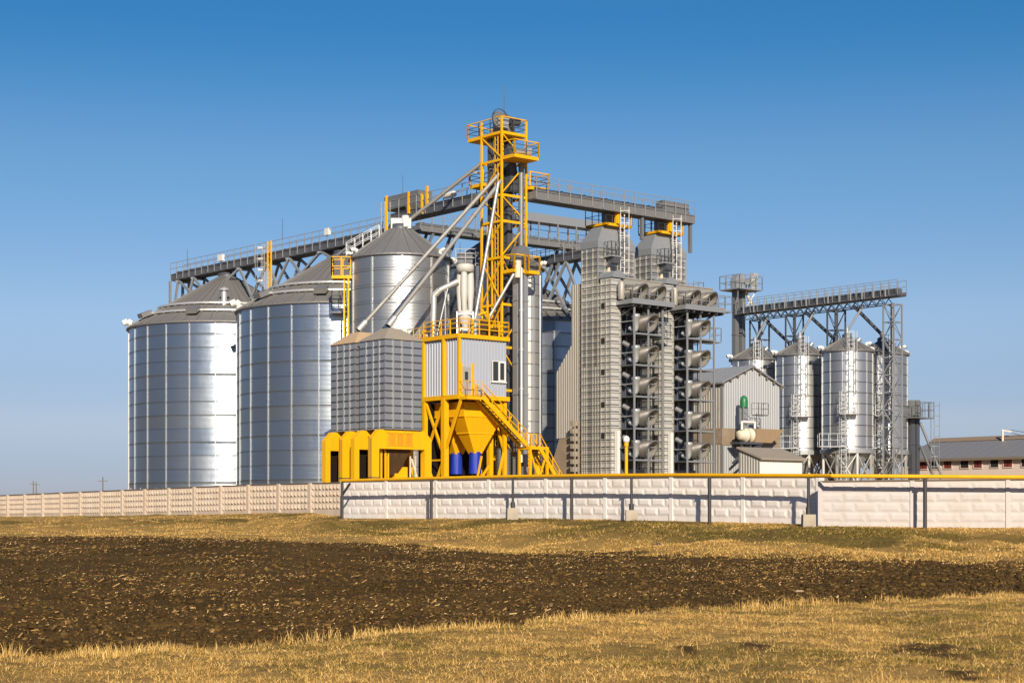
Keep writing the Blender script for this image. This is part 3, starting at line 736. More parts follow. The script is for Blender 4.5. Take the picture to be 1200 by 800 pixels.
t=thing('stair_landing','yellow platform between the two stair flights, on yellow posts','platform',(*yard(CO,5.6,-1.1),G),ROT)
obj('deck',MB().box(0,-.35,6.45,1.9,1.1,6.65),M['yellow'],t)
for x in(.1,1.8):
    for y in(-.25,1.0): obj('leg',MB().bar((x,y,G),(x,y,6.5),.17),M['yellow'],t)
obj('brace',MB().bar((.1,-.25,G+.5),(1.8,-.25,6.3),.12).bar((1.8,-.25,G+.5),(.1,-.25,6.3),.12).bar((.1,-.25,4),(-2,-.1,2),.12),M['yellow'],t)
obj('handrail',MB().rail([(1.9,1.1),(0,1.1)],6.65,1.05,.6,.06),M['yellow'],t)
for i,(dx,lab) in enumerate(((4.0,'dark ribbed hose hanging under the stairs, nearer the yellow hopper'),(4.75,'dark ribbed hose hanging under the stairs, nearer the stair landing'))):
    c=yard(CO,dx+.6,.9); b=MB(); pr=[]
    for k in range(40): z=G+k*.13; pr.append((.30 if k%2 else .23,z))
    b.lathe(pr,14,c); tag(obj('flexible_hose',b,M['steel_dark']),lab,'hose','ribbed hoses under the stairs')
# cyclones on the cabin roof
c=yard(CO,2.2,2.1)
Y_=thing('dust_cyclone','pale group of four cyclones under a round drum on the cabin roof','cyclone',(c[0],c[1],14.75))
obj('drum',MB().lathe([(.02,19.8),(.66,19.8),(.68,20.3),(.60,20.42),(.02,20.45)],28),M['cyclone'],Y_)
for i in range(4):
    a=R(-100+i*90); x,y=.40*math.cos(a),.40*math.sin(a)
    obj('cyclone_cone',MB().lathe([(.23,19.85),(.27,19.2),(.28,18.4),(.20,17.3),(.14,16.7)],18,(x,y)),M['cyclone'],Y_)
obj('collector',MB().lathe([(.35,16.95),(.62,16.75),(.55,16.3),(.25,15.8),(.25,15.3)],20),M['cyclone'],Y_)
b=MB()
for x,y in((-.6,-.6),(.6,-.6),(.6,.6),(-.6,.6)): b.bar((x,y,14.75),(x,y,16.8),.09)
for z in(15.5,16.6):
    for p,q in(((-.6,-.6),(.6,-.6)),((.6,-.6),(.6,.6)),((-.6,.6),(-.6,-.6)),((.6,.6),(-.6,.6))): b.bar((*p,z),(*q,z),.07)
obj('frame',b,M['bright'],Y_)
b=MB().box(-.6,-.45,20.45,.55,.45,21.25); obj('fan_housing',b,M['steel_dark'],Y_)
b=MB().rail([(-.7,-.6),(.75,-.6),(.75,.6)],20.4,1.1,.7,.06,(.4,.7)); obj('handrail',b,M['steel_mid'],Y_)
b=MB().tube((-.55,-.3,19.1),(-1.9,-.3,18.45),.22,14).tube((-1.9,-.3,18.45),(-2.35,-.25,18.0),.24,14).tube((-2.35,-.25,18.05),(-2.45,-.25,14.2),.22,14); obj('inlet_duct',b,M['bright'],Y_)
b=MB().bar((-2.2,-.5,14.6),(-1.3,-.4,18.6),.07).bar((-1.5,0,14.6),(-1.5,-.3,18.5),.07); obj('duct_stay',b,M['steel'],Y_)
# yellow walkway left of the cabin roof
t=thing('roof_walkway','yellow railed walkway left of the cabin roof, behind the gridded bin','walkway',(*yard(CO,.3,4.6),14.4),ROT)
obj('deck',MB().box(0,0,14.4,1.4,3.0,14.55),M['yellow'],t); obj('handrail',MB().rail([(0,0),(0,3),(1.4,3)],14.55,1.2,.75,.06,(.5,)).rail([(1.4,0),(1.4,3)],14.55,1.2,.75,.06),M['yellow'],t)
obj('box',MB().box(.2,.6,14.55,.7,1.3,15.3),M['cream'],t)
for y in(.2,2.8): obj('leg',MB().bar((.2,y,G),(.2,y,14.4),.16),M['yellow'],t)

# ================================================================== GRIDDED BINS ON YELLOW FRAMES
BO=(-9.09,122.0); BXL,BYL=3.3,3.15
def bin_(label,o,roofm):
    t=thing('gridded_bin',label,'bin',(o[0],o[1],G),ROT,'gridded square bins on yellow frames')
    bd=obj('body',MB().box(0,0,7.65,BXL,BYL,14.1),M['bin_sheet'],t)
    for f in(.22,.46,.74):
        b=MB().box(BXL*f-.06,-.05,7.7,BXL*f+.06,.02,14.08); obj('stiffener',b,M['stiff'],t)
        b=MB().box(-.05,BYL*f-.07,7.7,.02,BYL*f+.06,14.08); obj('stiffener',b,M['stiff'],t)
    b=MB(); z=14.1-.53
    while z>7.8:
        for x0 in range(4):
            xs=[0,.22,.46,.74,1]; b.box(BXL*xs[x0]+.07,-.035,z-.03,BXL*xs[x0+1]-.07,.01,z+.02); b.box(-.035,BYL*xs[x0]+.08,z-.03,.01,BYL*xs[x0+1]-.08,z+.02)
        z-=.53
    obj('flange',b,M['steel_dark'],bd)
    b=MB().frustum((-.12,-.12,BXL+.12,BYL+.12),14.1,(1.15,1.1,BXL-1.15,BYL-1.1),15.05); obj('roof',b,roofm,t)
    b=MB().frustum((1.3,1.25,BXL-1.3,BYL-1.25),4.4,(.15,.15,BXL-.15,BYL-.15),7.2); obj('hopper',b,M['rusty_shade'],t)
    # frame
    X0,X1,Y0,Y1=-1.0,BXL+1.0,.15,BYL-.15; zt=7.62; ch=.62; pw=.62
    def portal(y0,y1,pw=.62):
        po=[(X0,G),(X0+pw,G),(X0+pw,6.25),(X1-pw,6.25),(X1-pw,G),(X1,G),(X1,zt-ch),(X1-ch,zt),(X0+ch,zt),(X0,zt-ch)]
        vs=[(x,y0,z) for x,z in po]+[(x,y1,z) for x,z in po]; n=len(po)
        def face(k): return [(k,k+1,k+2,k+9),(k+3,k+4,k+5,k+6),(k+9,k+2,k+8),(k+2,k+3,k+7,k+8),(k+3,k+6,k+7)]
        fs=[tuple(reversed(f)) for f in face(0)]+face(n)+[(i,(i+1)%n,n+(i+1)%n,n+i) for i in range(n)]
        return MB().add(vs,fs)
    fr=obj('frame',portal(Y0,Y0+.5),M['yellow'],t); obj('frame',portal(Y0+2.2,Y0+2.7,.42),M['yellow'],t)
    b=MB()
    for k in range(4):
        x=.35+k*.75; b.box(x-.05,Y0-.05,6.45,x+.05,Y0,7.45)
    b.box(.3,Y0-.05,7.38,2.65,Y0,7.45); obj('gusset',b,M['yellow'],fr); obj('inset_panel',MB().box(.3,Y0-.012,6.45,2.65,Y0-.004,7.38),M['orange'],fr)
    b=MB()
    for y in(Y0-.012,): b.box(X0-.012,y,4.15,X0+pw+.01,y+.02,4.22); b.box(X1-pw-.01,y,4.15,X1+.012,y+.02,4.22)
    b.box(X0-.015,Y0,4.15,X0+.01,Y0+.55,4.22)
    for y in(Y0+.16,Y0+.36): b.box(X0-.012,y,G,X0+.01,y+.04,zt-ch)
    obj('joint',b,M['steel_dark'],fr)
    obj('shade_panel',MB().box(X0+.65,Y1-.03,G,X1-.65,Y1,6.25),M['interior_shade'],t)  # added dark sheet, shade inside the frame put into its colour
    obj('base_beam',MB().box(.2,Y0-.02,G+.9,BXL+.9,Y0+.5,3.55),M['yellow'],t)
    b=MB()
    for x in(.18,.55,.78): b.bar((x,.7,G),(x,.7,6.3),.12)
    b.box(1.75,1.2,G,2.9,2.0,5.0); obj('inner_post',b,M['yellow'],t)
    b=MB().bar((3.1,1.0,5.6),(3.6,.9,4.0),.12).bar((2.9,1.0,4.1),(3.7,.8,4.1),.1).bar((3.0,1,3.6),(3.6,.9,3.6),.08).bar((3.0,1,G),(3.0,1,5.8),.09).bar((3.4,.9,G),(3.4,.9,5.8),.07); obj('inner_rail',b,M['cream'],t)
    return t
bin_('front gridded grey bin on a chamfered yellow frame, nearest the ribbed cabin',BO,M['dust_grey'])
B2=bin_('second gridded grey bin on a yellow frame, partly behind the front bin, tan dusty roof',yard(BO,0,3.72),M['dust'])
# ================================================================== DRYERS
DO=(6.9,137.0)
def fan_mb(c,d,r0,r1,L,skew=.55,n=22):
    """duct along unit xy direction d ending in a slanted hood"""
    b=MB(); dx,dy=d; sx,sy=-dy,dx
    def ring(t,r,sk=0): return [(c[0]+dx*(t+sk*math.sin(2*math.pi*i/n))+sx*r*math.cos(2*math.pi*i/n), c[1]+dy*(t+sk*math.sin(2*math.pi*i/n))+sy*r*math.cos(2*math.pi*i/n), c[2]+r*math.sin(2*math.pi*i/n)) for i in range(n)]
    rs=[ring(-.5,r0),ring(.05,r0),ring(.1,r1),ring(.45,r1),ring(.47,r1*1.06),ring(.53,r1*1.06),ring(.55,r1),ring(L,r1,skew*r1),ring(L,r1*.93,skew*r1),ring(.3,r1*.9)]
    vs=[p for r in rs for p in r]
    b.add(vs,[(k*n+i,k*n+(i+1)%n,(k+1)*n+(i+1)%n,(k+1)*n+i) for k in range(len(rs)-1) for i in range(n)],True)
    b.add(rs[0],[tuple(range(n))])
    back=ring(.3,r1*.9)
    return b,back
def liner(par,c,d,r,L,skew,n=22):
    b=MB(); dx,dy=d; sx,sy=-dy,dx
    def ring(t,rr,sk): return [(c[0]+dx*(t+sk*math.sin(2*math.pi*i/n))+sx*rr*math.cos(2*math.pi*i/n), c[1]+dy*(t+sk*math.sin(2*math.pi*i/n))+sy*rr*math.cos(2*math.pi*i/n), c[2]+rr*math.sin(2*math.pi*i/n)) for i in range(n)]
    rs=[ring(L-.03,r*.915,skew*r),ring(.32,r*.89,0)]
    b.add(rs[0]+rs[1],[(i,(i+1)%n,n+(i+1)%n,n+i) for i in range(n)],True); obj('lit_mouth_liner',b,M['clad_warm'],par)  # paler liner colour paints the inside of the hood as sunlit
    rs=[ring(L+.01,r*.90,skew*r),ring(L+.01,r*1.05,skew*r),ring(L-.07,r*1.05,skew*r)]
    b=MB().add(sum(rs,[]),[(k*n+i,k*n+(i+1)%n,(k+1)*n+(i+1)%n,(k+1)*n+i) for k in range(2) for i in range(n)]); obj('mouth_rim',b,M['steel_mid'],par)
def dryer(label,o):
    t=thing('grain_dryer',label,'dryer',(o[0],o[1],G),ROT,'column grain dryers')
    # upper body
    obj('upper_body',MB().box(0,0,20,4.05,2.0,23.5),M['dryer_sheet'],t)
    obj('roof',MB().frustum((-.06,-.06,4.1,2.06),23.5,(1.0,.45,3.1,1.6),25.0).box(-.06,-.06,22.95,4.11,2.06,23.5),M['steel'],t)
    # main column, front casing with rounded corner
    r=.75; poly=[(0,2.0),(0,-1.6)]
    obj('column',MB().box(0,-.25,G,4.6,2.0,20.0),M['dryer_sheet'],t)
    pts=[(0,-.25),(0,-1.6),(.75,-1.6)]+[(.75+r*math.sin(k*math.pi/16),-1.6+r-r*math.cos(k*math.pi/16)) for k in range(9)]+[(1.5,-.25)]
    cs_=MB(); n=len(pts)
    cs_.add([(x,y,G+1.2) for x,y in pts]+[(x,y,20.4) for x,y in pts],[(i,i+1,n+i+1,n+i) for i in range(n-1)]+[tuple(range(n,2*n))])
    cas=obj('front_casing',cs_,M['sunlit_casing'],t)
    b=MB(); nn=12
    b.prism([(-.1,20.4),(1.45,20.4),(1.3,20.75),(.7,21.0),(.15,20.85)],'y',-1.75,-.2); obj('casing_hood',b,M['steel'],cas)
    # bright stiffeners and dark seams on the left face
    for y in(1.9,1.35,.62,.0):
        obj('stiffener',MB().box(-.06,y-.035,G+1,.01,y+.035,22.9),M['stiff_dull'],t)
    for y in(-.35,-.95,-1.5): obj('stiffener',MB().box(-.06,y-.035,G+1,.01,y+.035,20.3),M['stiff_dull'],t)
    for y in(1.62,.3): obj('stiffener',MB().box(-.06,y-.035,G+1,.01,y+.035,13.4),M['stiff_dull'],t)
    for x in(.8,2.1,3.3,4.0): obj('stiffener',MB().box(x-.05,-.07,20.3,x+.05,.01,22.9),M['stiff_dull'],t)
    b=MB(); z=G+1.5
    while z<23:
        ylo=-1.62 if z<20.3 else 0
        b.box(-.045,ylo,z-.03,.0,2.02,z+.03)
        if z>20.4: b.box(0,-.045,z-.03,4.06,.0,z+.03)
        else: b.box(-.02,-1.645,z-.03,.76,-1.6,z+.03)
        z+=.56
    obj('seam_strip',b,M['steel_dark'],t)
    for z in(18.0,15.2,12.7,10.1,7.6): 
        obj('louvre',MB().box(-.06,-.8,z,-.02,-.45,z+.42),M['opening'],t)
    obj('outlet_panel',MB().frustum((-.3,-1.5,.6,1.9),G,(-.05,-1.6,.7,2),G+1.3),M['clad_warm'],t)
    obj('pale_duct',MB().box(.25,-2.0,G,.55,-1.68,8.2),M['white'],t)
    # dark sheet behind the fans, shade of the recess put into its blue
    obj('recess_shade_panel',MB().box(1.52,-.33,G,4.6,-.26,18.4),M['recess'],t)
    # roof platform
    p=obj('top_platform',MB().box(.75,-.1,24.85,3.7,.3,25.05).box(.75,1.5,24.85,3.7,2.3,25.05).box(.75,-.1,24.85,1.1,2.3,25.05).box(3.2,-.1,24.85,3.7,2.3,25.05),M['yellow'],t)
    obj('handrail',MB().rail([(3.7,-.1),(.75,-.1),(.75,2.3),(3.7,2.3),(3.7,-.1)],25.05,1.25,.75,.05,(.5,)),M['steel_dark'],p)
    b=MB()
    for x in(1.9,2.3,3.6): b.bar((x,-.1,25.05),(x,-.1,26.6),.1)
    b.box(1.9,-.3,25.05,2.3,.1,25.9); obj('yellow_post',b,M['yellow'],p)
    obj('inlet',MB().box(1.7,.7,25.0,2.5,1.4,26.2),M['steel_mid'],t)
    # ladders and little platform on the right face
    obj('ladder',MB().ladder((2.35,-.35),18.8,26.3,(0,-1),.5,True,.07),M['white'],t)
    p=obj('small_platform',MB().box(.6,-.95,22.2,1.9,-.05,22.32),M['steel'],t); obj('handrail',MB().rail([(.6,-.05),(.6,-.95),(1.9,-.95),(1.9,-.05)],22.3,1.1,.45,.05,(.5,)),M['steel_dark'],p)
    b=MB().bar((.8,-.1,21.4),(1.2,-.9,22.2),.15).box(.9,-.9,21.7,1.5,-.2,22.2); obj('platform_bracket',b,M['steel_dark'],t)
    obj('cable_tray',MB().box(1.0,-.1,18.8,1.25,-.02,22.2),M['cream'],t)
    # upper fan deck
    dk=obj('fan_deck',MB().box(.5,-3.45,18.28,5.15,-.3,18.42).box(.5,-3.5,18.2,5.2,-3.4,18.62).box(.45,-3.45,18.2,.52,-.3,18.55),M['steel'],t)
    obj('handrail',MB().rail([(.5,-.4),(.5,-3.45),(5.15,-3.45),(5.15,-.4)],18.42,1.2,.95,.055,(.5,)),M['steel'],dk)
    b=MB()
    for x in(.7,1.6,2.5,3.4,4.3,5.0): b.box(x-.05,-3.4,18.0,x+.05,-.3,18.27)
    for x in(1.1,2.65,4.2): b.bar((x,-.3,16.9),(x,-3.3,18.1),.1)
    obj('deck_beam',b,M['steel_dark'],dk)
    fd=(.12,-.993)
    for x,y in((1.35,-1.75),(3.35,-1.75)):
        b,back=fan_mb((x,y,19.15),fd,.5,.66,1.75,.5); f=obj('exhaust_fan',b,M['fan'],t); liner(f,(x,y,19.15),fd,.66,1.75,.5)
        obj('fan_mouth',MB().add(back,[tuple(range(len(back)))]),M['opening'],f)  # black disc paints the shade deep in the duct
        obj('fan_foot',MB().box(x-.3,y-.5,18.42,x+.4,y+.3,18.6),M['steel_mid'],f)
    obj('cross_duct',MB().box(.7,-1.2,20.0,6.1,-.35,20.5).box(.7,-1.25,20.45,6.1,-.3,20.55),M['clad_warm'],t)
    b=MB()
    for x in(1.0,3.0): b.lathe([(.24,18.6),(.3,18.9),(.3,19.9),(.2,20.05)],14,(x-.5,-2.2))
    obj('canister',b,M['clad_warm'],t)
    # five fan levels
    for z in(16.8,14.3,11.8,9.25,6.75):
        b,back=fan_mb((2.65,-1.85,z),fd,.44,.68,1.50,.5); f=obj('exhaust_fan',b,M['fan'],t); liner(f,(2.65,-1.85,z),fd,.68,1.50,.5)
        obj('fan_mouth',MB().add(back,[tuple(range(len(back)))]),M['opening'],f)  # flat black disc, interior shade put into the colour
        b=MB().lathe([(.02,z+.72),(.34,z+.70),(.36,z+.45),(.31,z+.42),(.25,z-.35),(.14,z-.65)],14,(1.75,-2.55)); b.tube((1.6,-2.0,z-.35),(1.75,-2.55,z-.7),.17,10); obj1('canister',b,M['clad_front'],f)
        obj('fan_floor',MB().box(1.1,-3.05,z-.95,4.25,-.4,z-.85),M['steel_dark'],t)
        obj('elbow_duct',MB().tube((1.35,-1.5,z+1.0),(1.6,-1.95,z+.7),.2,10),M['steel_mid'],t)
    b=MB()
    for x in(1.1,2.65,4.25):
        b.bar((x,-3.05,G),(x,-3.05,18.2),.12)
        if x>1.2: b.bar((x,-.5,G),(x,-.5,18.2),.12)
    for z in(16.8,14.3,11.8,9.25,6.75):
        b.bar((1.1,-3.05,z-.9),(4.25,-3.05,z-.9),.12); b.bar((1.1,-3.05,z+.1),(1.1,-.5,z+.1),.06); b.bar((2.65,-3.05,z+.15),(4.25,-3.05,z+.15),.06)
        b.bar((4.25,-3.05,z+.15),(4.25,-.5,z+.15),.06); b.bar((4.25,-3.05,z-.9),(4.25,-.5,z-.9),.12)
    obj('fan_frame',b,M['steel'],t)
    obj('ladder',MB().ladder((3.9,-.75),G,18.2,(0,-1),.5,True,.06),M['steel'],t)
    p=obj('side_platform',MB().box(4.25,-2.6,15.8,5.6,-1.3,15.9),M['steel'],t); obj('handrail',MB().rail([(4.25,-2.6),(5.6,-2.6),(5.6,-1.3)],15.9,1.15,.7,.05,(.5,)),M['steel'],p)
    b=MB().box(1.8,-.8,G,4.4,-.4,5.2); obj('base_casing',b,M['steel_mid'],t)
    return t
D1=dryer('left grain dryer column, nearer the yellow tower',DO)
D2=dryer('right grain dryer column, next to the grey gabled building',yard(DO,6.0,0))
c=yard(DO,6,0)
obj('handrail',MB().rail([(4.6,-.4),(5.8,-.4),(5.8,.8),(4.6,.8)],19.9,1.2,.8,.05,(.5,)).box(4.6,-.4,19.8,5.8,.8,19.9),M['steel'],D2)
obj('end_deck',MB().box(5.15,-3.45,18.28,6.0,-1.2,18.42).rail([(5.15,-3.45),(6.0,-3.45),(6.0,-1.2)],18.42,1.2,.8,.055),M['steel'],D2)
# ribbed duct housing left of the first dryer
t=thing('duct_housing','tall ribbed warm grey duct housing on the left side of the left dryer','housing',(DO[0],DO[1],G),ROT)
def hz(s): # s: distance from the far end toward the dryer
    y=5.35-s; return 20.3 if y<=3.45 else 20.3
b=MB(); pf=[(2.06,7.8),(2.06,20.3),(3.45,20.3),(3.45,15.4),(5.35,13.2),(5.35,7.8)]
n=int(3.3/.28); vs=[];fs=[]
def toph(y): return 20.3 if y<=3.45 else 15.4-(y-3.45)*(2.2/1.9)
pr=[]
for i in range(12):
    for a_,o_ in((0,0),(.3,0),(.4,.06),(.9,.06)): pr.append((2.06+(i+a_)*.2742,o_))
pr.append((5.35,0))
k=0
for j in range(len(pr)-1):
    (ya,oa),(yb,ob)=pr[j],pr[j+1]; zt=min(toph(ya),toph(yb)) if (ya<=3.45<yb) else None
    za,zb_=(toph(ya),toph(yb)) if zt is None else (20.3,20.3)
    b.add([(.3-oa,ya,7.8),(.3-ob,yb,7.8),(.3-ob,yb,zb_),(.3-oa,ya,za)],[(0,3,2,1)])
b.add([(.3,y,z) for y,z in pf]+[(3.2,y,z) for y,z in pf],[(1,2,8,7),(2,3,9,8),(3,4,10,9),(4,5,11,10),(5,0,6,11),(6,7,8,9,10,11)])
obj('shell',b,M['clad_warm'],t)
b=MB(); b.add([(.2,2.1,G),(.2,6.0,G),(.2,6.0,5.3),(.2,4.9,7.75),(.2,2.1,7.75),(3,2.1,G),(3,6.0,G),(3,6.0,5.3),(3,4.9,7.75),(3,2.1,7.75)],[(0,1,2,3,4),(5,9,8,7,6),(0,4,9,5),(4,3,8,9),(3,2,7,8),(2,1,6,7)]); obj('base_hood',b,M['dust_band'],t)
b=MB()
for z in np.arange(G+.4,8.9,.62): b.box(-.75,2.15,float(z),-.1,2.5,float(z)+.38)
b.bar((-.6,2.1,G),(-.6,2.1,9.1),.1); b.bar((-.2,2.1,G),(-.2,2.1,9.1),.1); obj('stacked_vent',b,M['dust_grey'],t)
# little yellow lamp post with white globe, yellow barrier
Yl=134.5
t=thing('lamp_post','short yellow post topped by a white dome at the foot of the left dryer','lamp post',(wx(734,Yl),Yl,G))
obj('pole',MB().tube((0,0,G),(0,0,6.9),.13,10).tube((0,0,6.9),(0,0,7.2),.19,10),M['yellow'],t)
obj('globe',MB().lathe([(.02,7.15),(.22,7.2),(.27,7.42),(.2,7.65),(.02,7.75)],16),M['white'],t)
t=thing('yellow_barrier','low yellow railing at the foot of the left dryer fans','barrier',(wx(746,134),134,G),ROT)
b=MB().rail([(-.9,0),(.9,0)],3.3,1.3,.6,.13,(.4,.7)); obj('railing',b,M['yellow'],t)
for x in(-.8,.8): obj('leg',MB().bar((x,0,G),(x,0,3.4),.12),M['yellow'],t)

# ================================================================== GABLED BUILDING
HO=(18.45,150.0)
H=thing('gabled_building','tall grey sheet metal gabled building with brown dust band','building',(HO[0],HO[1],G),ROT)
W_,D_,ze,zr=7.6,9.5,13.05,14.6
top=lambda s: ze+(zr-ze)*(1-abs(s-W_/2)/(W_/2))
obj('wall',MB().rib((0,0),(W_,0),G,top,.30,.035),M['clad_front'],H)  # front face paler and bluer, its bright reflection painted into the colour
obj('wall',MB().rib((0,D_),(0,0),G,ze,.30,.035),M['clad_warm'],H)
obj('wall',MB().rib((W_,0),(W_,D_),G,ze,.3,.035),M['clad_grey'],H)
obj('wall',MB().rib((W_,D_),(0,D_),G,top,.3,.035),M['clad_grey'],H)
o_=.35; sl=(zr-ze)/(W_/2)
b=MB(); P=[(-o_,ze-o_*sl+.06),(W_/2,zr+.06),(W_+o_,ze-o_*sl+.06),(W_+o_,ze-o_*sl+.2),(W_/2,zr+.2),(-o_,ze-o_*sl+.2)]
b.prism([P[0],P[1],P[4],P[5]],'y',-.3,D_+.3); b.prism([P[1],P[2],P[3],P[4]],'y',-.3,D_+.3)
for i in range(24): 
    y=-.25+i*(D_+.5)/23; b.bar((P[5][0],y,P[5][1]+.02),(P[4][0],y,P[4][1]+.02),.06,.06)
obj('roof',b,M['steel'],H)
b=MB()
for i in range(9):
    x=i*W_/8; b.box(x-.08,-.28,top(x)-.18,x+.08,-.05,top(x)+.02)
obj('purlin_end',b,M['wood'],H)
obj('dust_band',MB().box(-.06,-.06,7.7,W_+.05,-.05,9.1).box(-.06,-.05,7.7,-.045,D_,9.1).box(-.07,-.075,7.6,W_+.06,-.06,7.75),M['dust_band'],H)
obj('corner_trim',MB().box(-.07,-.05,G,.12,-.03,ze-.1),M['steel_mid'],H)
# conveyor head and dust hopper in front of the gable
t=thing('hopper_intake','cream drum and brown hopper on a dark trestle under a green motor cap','intake',(*yard(HO,1.3,-1.4),G),ROT)
obj('motor_cap',MB().lathe([(.34,10.9),(.36,11.4),(.3,11.75),(.15,11.9),(.02,11.95)],18),M['green'],t)
b=MB()
for x in(-.3,.3):
    for y in(-.2,.2): b.bar((x,y,8.9),(x,y,10.9),.08)
for k in range(4): b.bar((-.3,-.2,8.9+k*.5),(.3,-.2,9.4+k*.5),.05); b.bar((-.3,-.2,9.4+k*.5),(.3,-.2,9.4+k*.5),.05)
b.box(-.22,-.15,8.9,.22,.2,10.9); obj('motor_frame',b,M['steel'],t)
obj('drum',MB().lathe([(.02,-.8),(.38,-.8),(.42,-.55),(.48,-.5),(.48,-.1),(.64,-.08),(.64,.06),(.52,.1),(.52,.55),(.66,.58),(.66,.70),(.46,.74),(.40,1.1),(.02,1.1)],22),M['cream'],t)
dr=t.children[-1] if t.children else None
for o2 in kids(t):
    if o2.name.startswith('drum'):
        o2.data.transform(Matrix.Translation((0,0,G))); o2.data.transform(Matrix.Rotation(R(90),4,'Y')); o2.data.transform(Matrix.Translation((0,-.1,8.45-G)))
obj('inlet_pipe',MB().path([(-.6,-.3,8.9),(-.6,-.3,9.6),(1.1,-.3,9.6),(1.1,-.3,9.0),(1.6,-.3,8.9)],.11,8),M['white'],t)
obj('dust_hopper',MB().add([(1.0,-.7,9.05),(4.6,-.7,9.05),(4.6,.9,9.05),(1.0,.9,9.05),(1.0,-.4,7.85),(3.2,-.4,7.85),(3.2,.6,7.85),(1.0,.6,7.85)],[(0,1,5,4),(1,2,6,5),(2,3,7,6),(3,0,4,7),(4,5,6,7)]),M['hopper_brown'],t)
b=MB().box(-1.1,-.6,7.65,1.8,.6,7.85)
for p,q in(((-1.0,0,6.0),(1.6,0,7.7)),((-1.0,0,7.7),(.9,0,6.2)),((.3,0,6.0),(1.8,0,7.7)),((.4,0,G),(.4,0,7.7)),((1.3,0,G),(1.3,0,7.7))): b.bar((p[0],-.4,p[2]),(q[0],-.4,q[2]),.15); b.bar((p[0],.4,p[2]),(q[0],.4,q[2]),.15)
b.box(1.0,-.35,5.6,1.7,.35,7.6); obj('trestle',b,M['steel_dark'],t)
obj('outlet_pipe',MB().tube((.85,-.45,G),(.85,-.45,6.4),.17,10),M['clad_grey'],t)
t2=obj('railing',MB().rail([(1.0,0),(1.0,-.8),(2.3,-.8),(2.3,0)],10.3,1.0,.6,.05,(.5,)).box(1.0,-.8,10.2,2.3,0,10.3),M['steel_mid'],t)
# lean-to
LO=(20.8,143.0)
t=thing('lean_to_shed','low white ribbed shed with tan dusty roof in front of the gabled building','shed',(LO[0],LO[1],G),ROT)
obj('wall',MB().rib((0,0),(5.3,0),G,6.15,.32,.05),M['white'],t); obj('wall',MB().rib((0,2.4),(0,0),G,lambda s:6.15+.35*(2.4-s),.3,.04),M['clad_grey'],t)
obj('wall',MB().rib((5.3,0),(5.3,2.4),G,lambda s:6.15+.35*s,.3,.04),M['clad_grey'],t); obj('wall',MB().box(0,2.38,G,5.3,2.42,6.9),M['clad_grey'],t)
obj('roof',MB().add([(-.2,-.35,6.1),(5.6,-.35,6.1),(5.6,2.5,7.1),(-.2,2.5,7.1),(-.2,-.35,6.25),(5.6,-.35,6.25),(5.6,2.5,7.25),(-.2,2.5,7.25)],[(0,3,2,1),(4,5,6,7),(0,1,5,4),(1,2,6,5),(2,3,7,6),(3,0,4,7)]),M['dust_grey'],t)

# ================================================================== BARN AT RIGHT
AO=(43.2,178.0)
t=thing('long_barn','long low barn with slate grey roof and small red and black openings','barn',(AO[0],AO[1],G),ROT)
y0,y1,ze,zr,wd=-34,3.0,7.35,9.35,12.0
obj('wall',MB().box(0,y0,G,wd,y1,ze-.05),M['barn_wall'],t)
b=MB(); sl=(zr-ze)/(wd/2); P=[(-.5,ze-.5*sl),(wd/2,zr),(wd+.5,ze-.5*sl)]
b.prism([P[0],P[1],(P[1][0],zr+.12),(P[0][0],P[0][1]+.12)],'y',y0-.4,y1+.4); b.prism([P[1],P[2],(P[2][0],P[2][1]+.12),(P[1][0],zr+.12)],'y',y0-.4,y1+.4)
n=30
for i in range(n+1):
    y=y0-.35+i*(y1-y0+.7)/n; b.bar((P[0][0],y,P[0][1]+.125),(P[1][0],y,zr+.125),.05,.015)
rf=obj('roof',b,M['barn_roof'],t)
obj('ridge_cap',MB().prism([(wd/2-.9,zr-.12),(wd/2,zr+.2),(wd/2+.9,zr-.12),(wd/2,zr+.34)],'y',y0-.45,y1+.45),M['barn_ridge'],rf)
obj('eave_board',MB().box(-.52,y0-.3,P[0][1]-.22,-.42,y1+.3,P[0][1]+.02),M['wood'],t)
def by(px): q=(px-600)/F; return (AO[0]-AO[1]*q)/(BY+q*BX)
pxs=[(1077,1087),(1092,1101.5),(1106.5,1115.5),(1126,1135.5),(1141.5,1151),(1161,1170.5),(1176.5,1186.5),(1197.5,1207),(1213,1223),(1235,1245)]
for i,(a_,c_) in enumerate(pxs):
    w=obj('window',MB().box(-.06,by(c_),6.22,-.02,by(a_),7.0),M['red_shutter'] if i%2==0 else M['opening'],t)
    fb=MB(); ya,yb=by(c_),by(a_)
    fb.box(-.09,ya-.06,6.14,-.03,yb+.06,6.22).box(-.09,ya-.06,6.22,-.03,ya,7.0).box(-.09,yb,6.22,-.03,yb+.06,7.0); obj('frame',fb,M['barn_wall'],w)
    if i%2==0: obj('shutter_board',MB().box(-.085,(ya+yb)/2-.03,6.25,-.06,(ya+yb)/2+.03,6.98),M['opening'],w)
Ym=176.5
t=thing('roof_mast','small pale mast with wires on the barn ridge','mast',(wx(1175,Ym),Ym,8.8))
obj('pole',MB().tube((0,0,8.3),(0,0,wz(504,Ym)),.12,8),M['cream'],t); obj('crossarm',MB().bar((-.1,0,10.2),(.9,-.2,10.0),.12),M['cream'],t)
b=MB(); 
for k,(a_,c_) in enumerate(((10.2,9.9),(9.9,9.3))): b.path([(.8,-.2,a_),(3,-1.5,(a_+c_)/2-.35),(7,-4,c_)],.03,5)
obj('wire',b,M['steel_dark'],t)
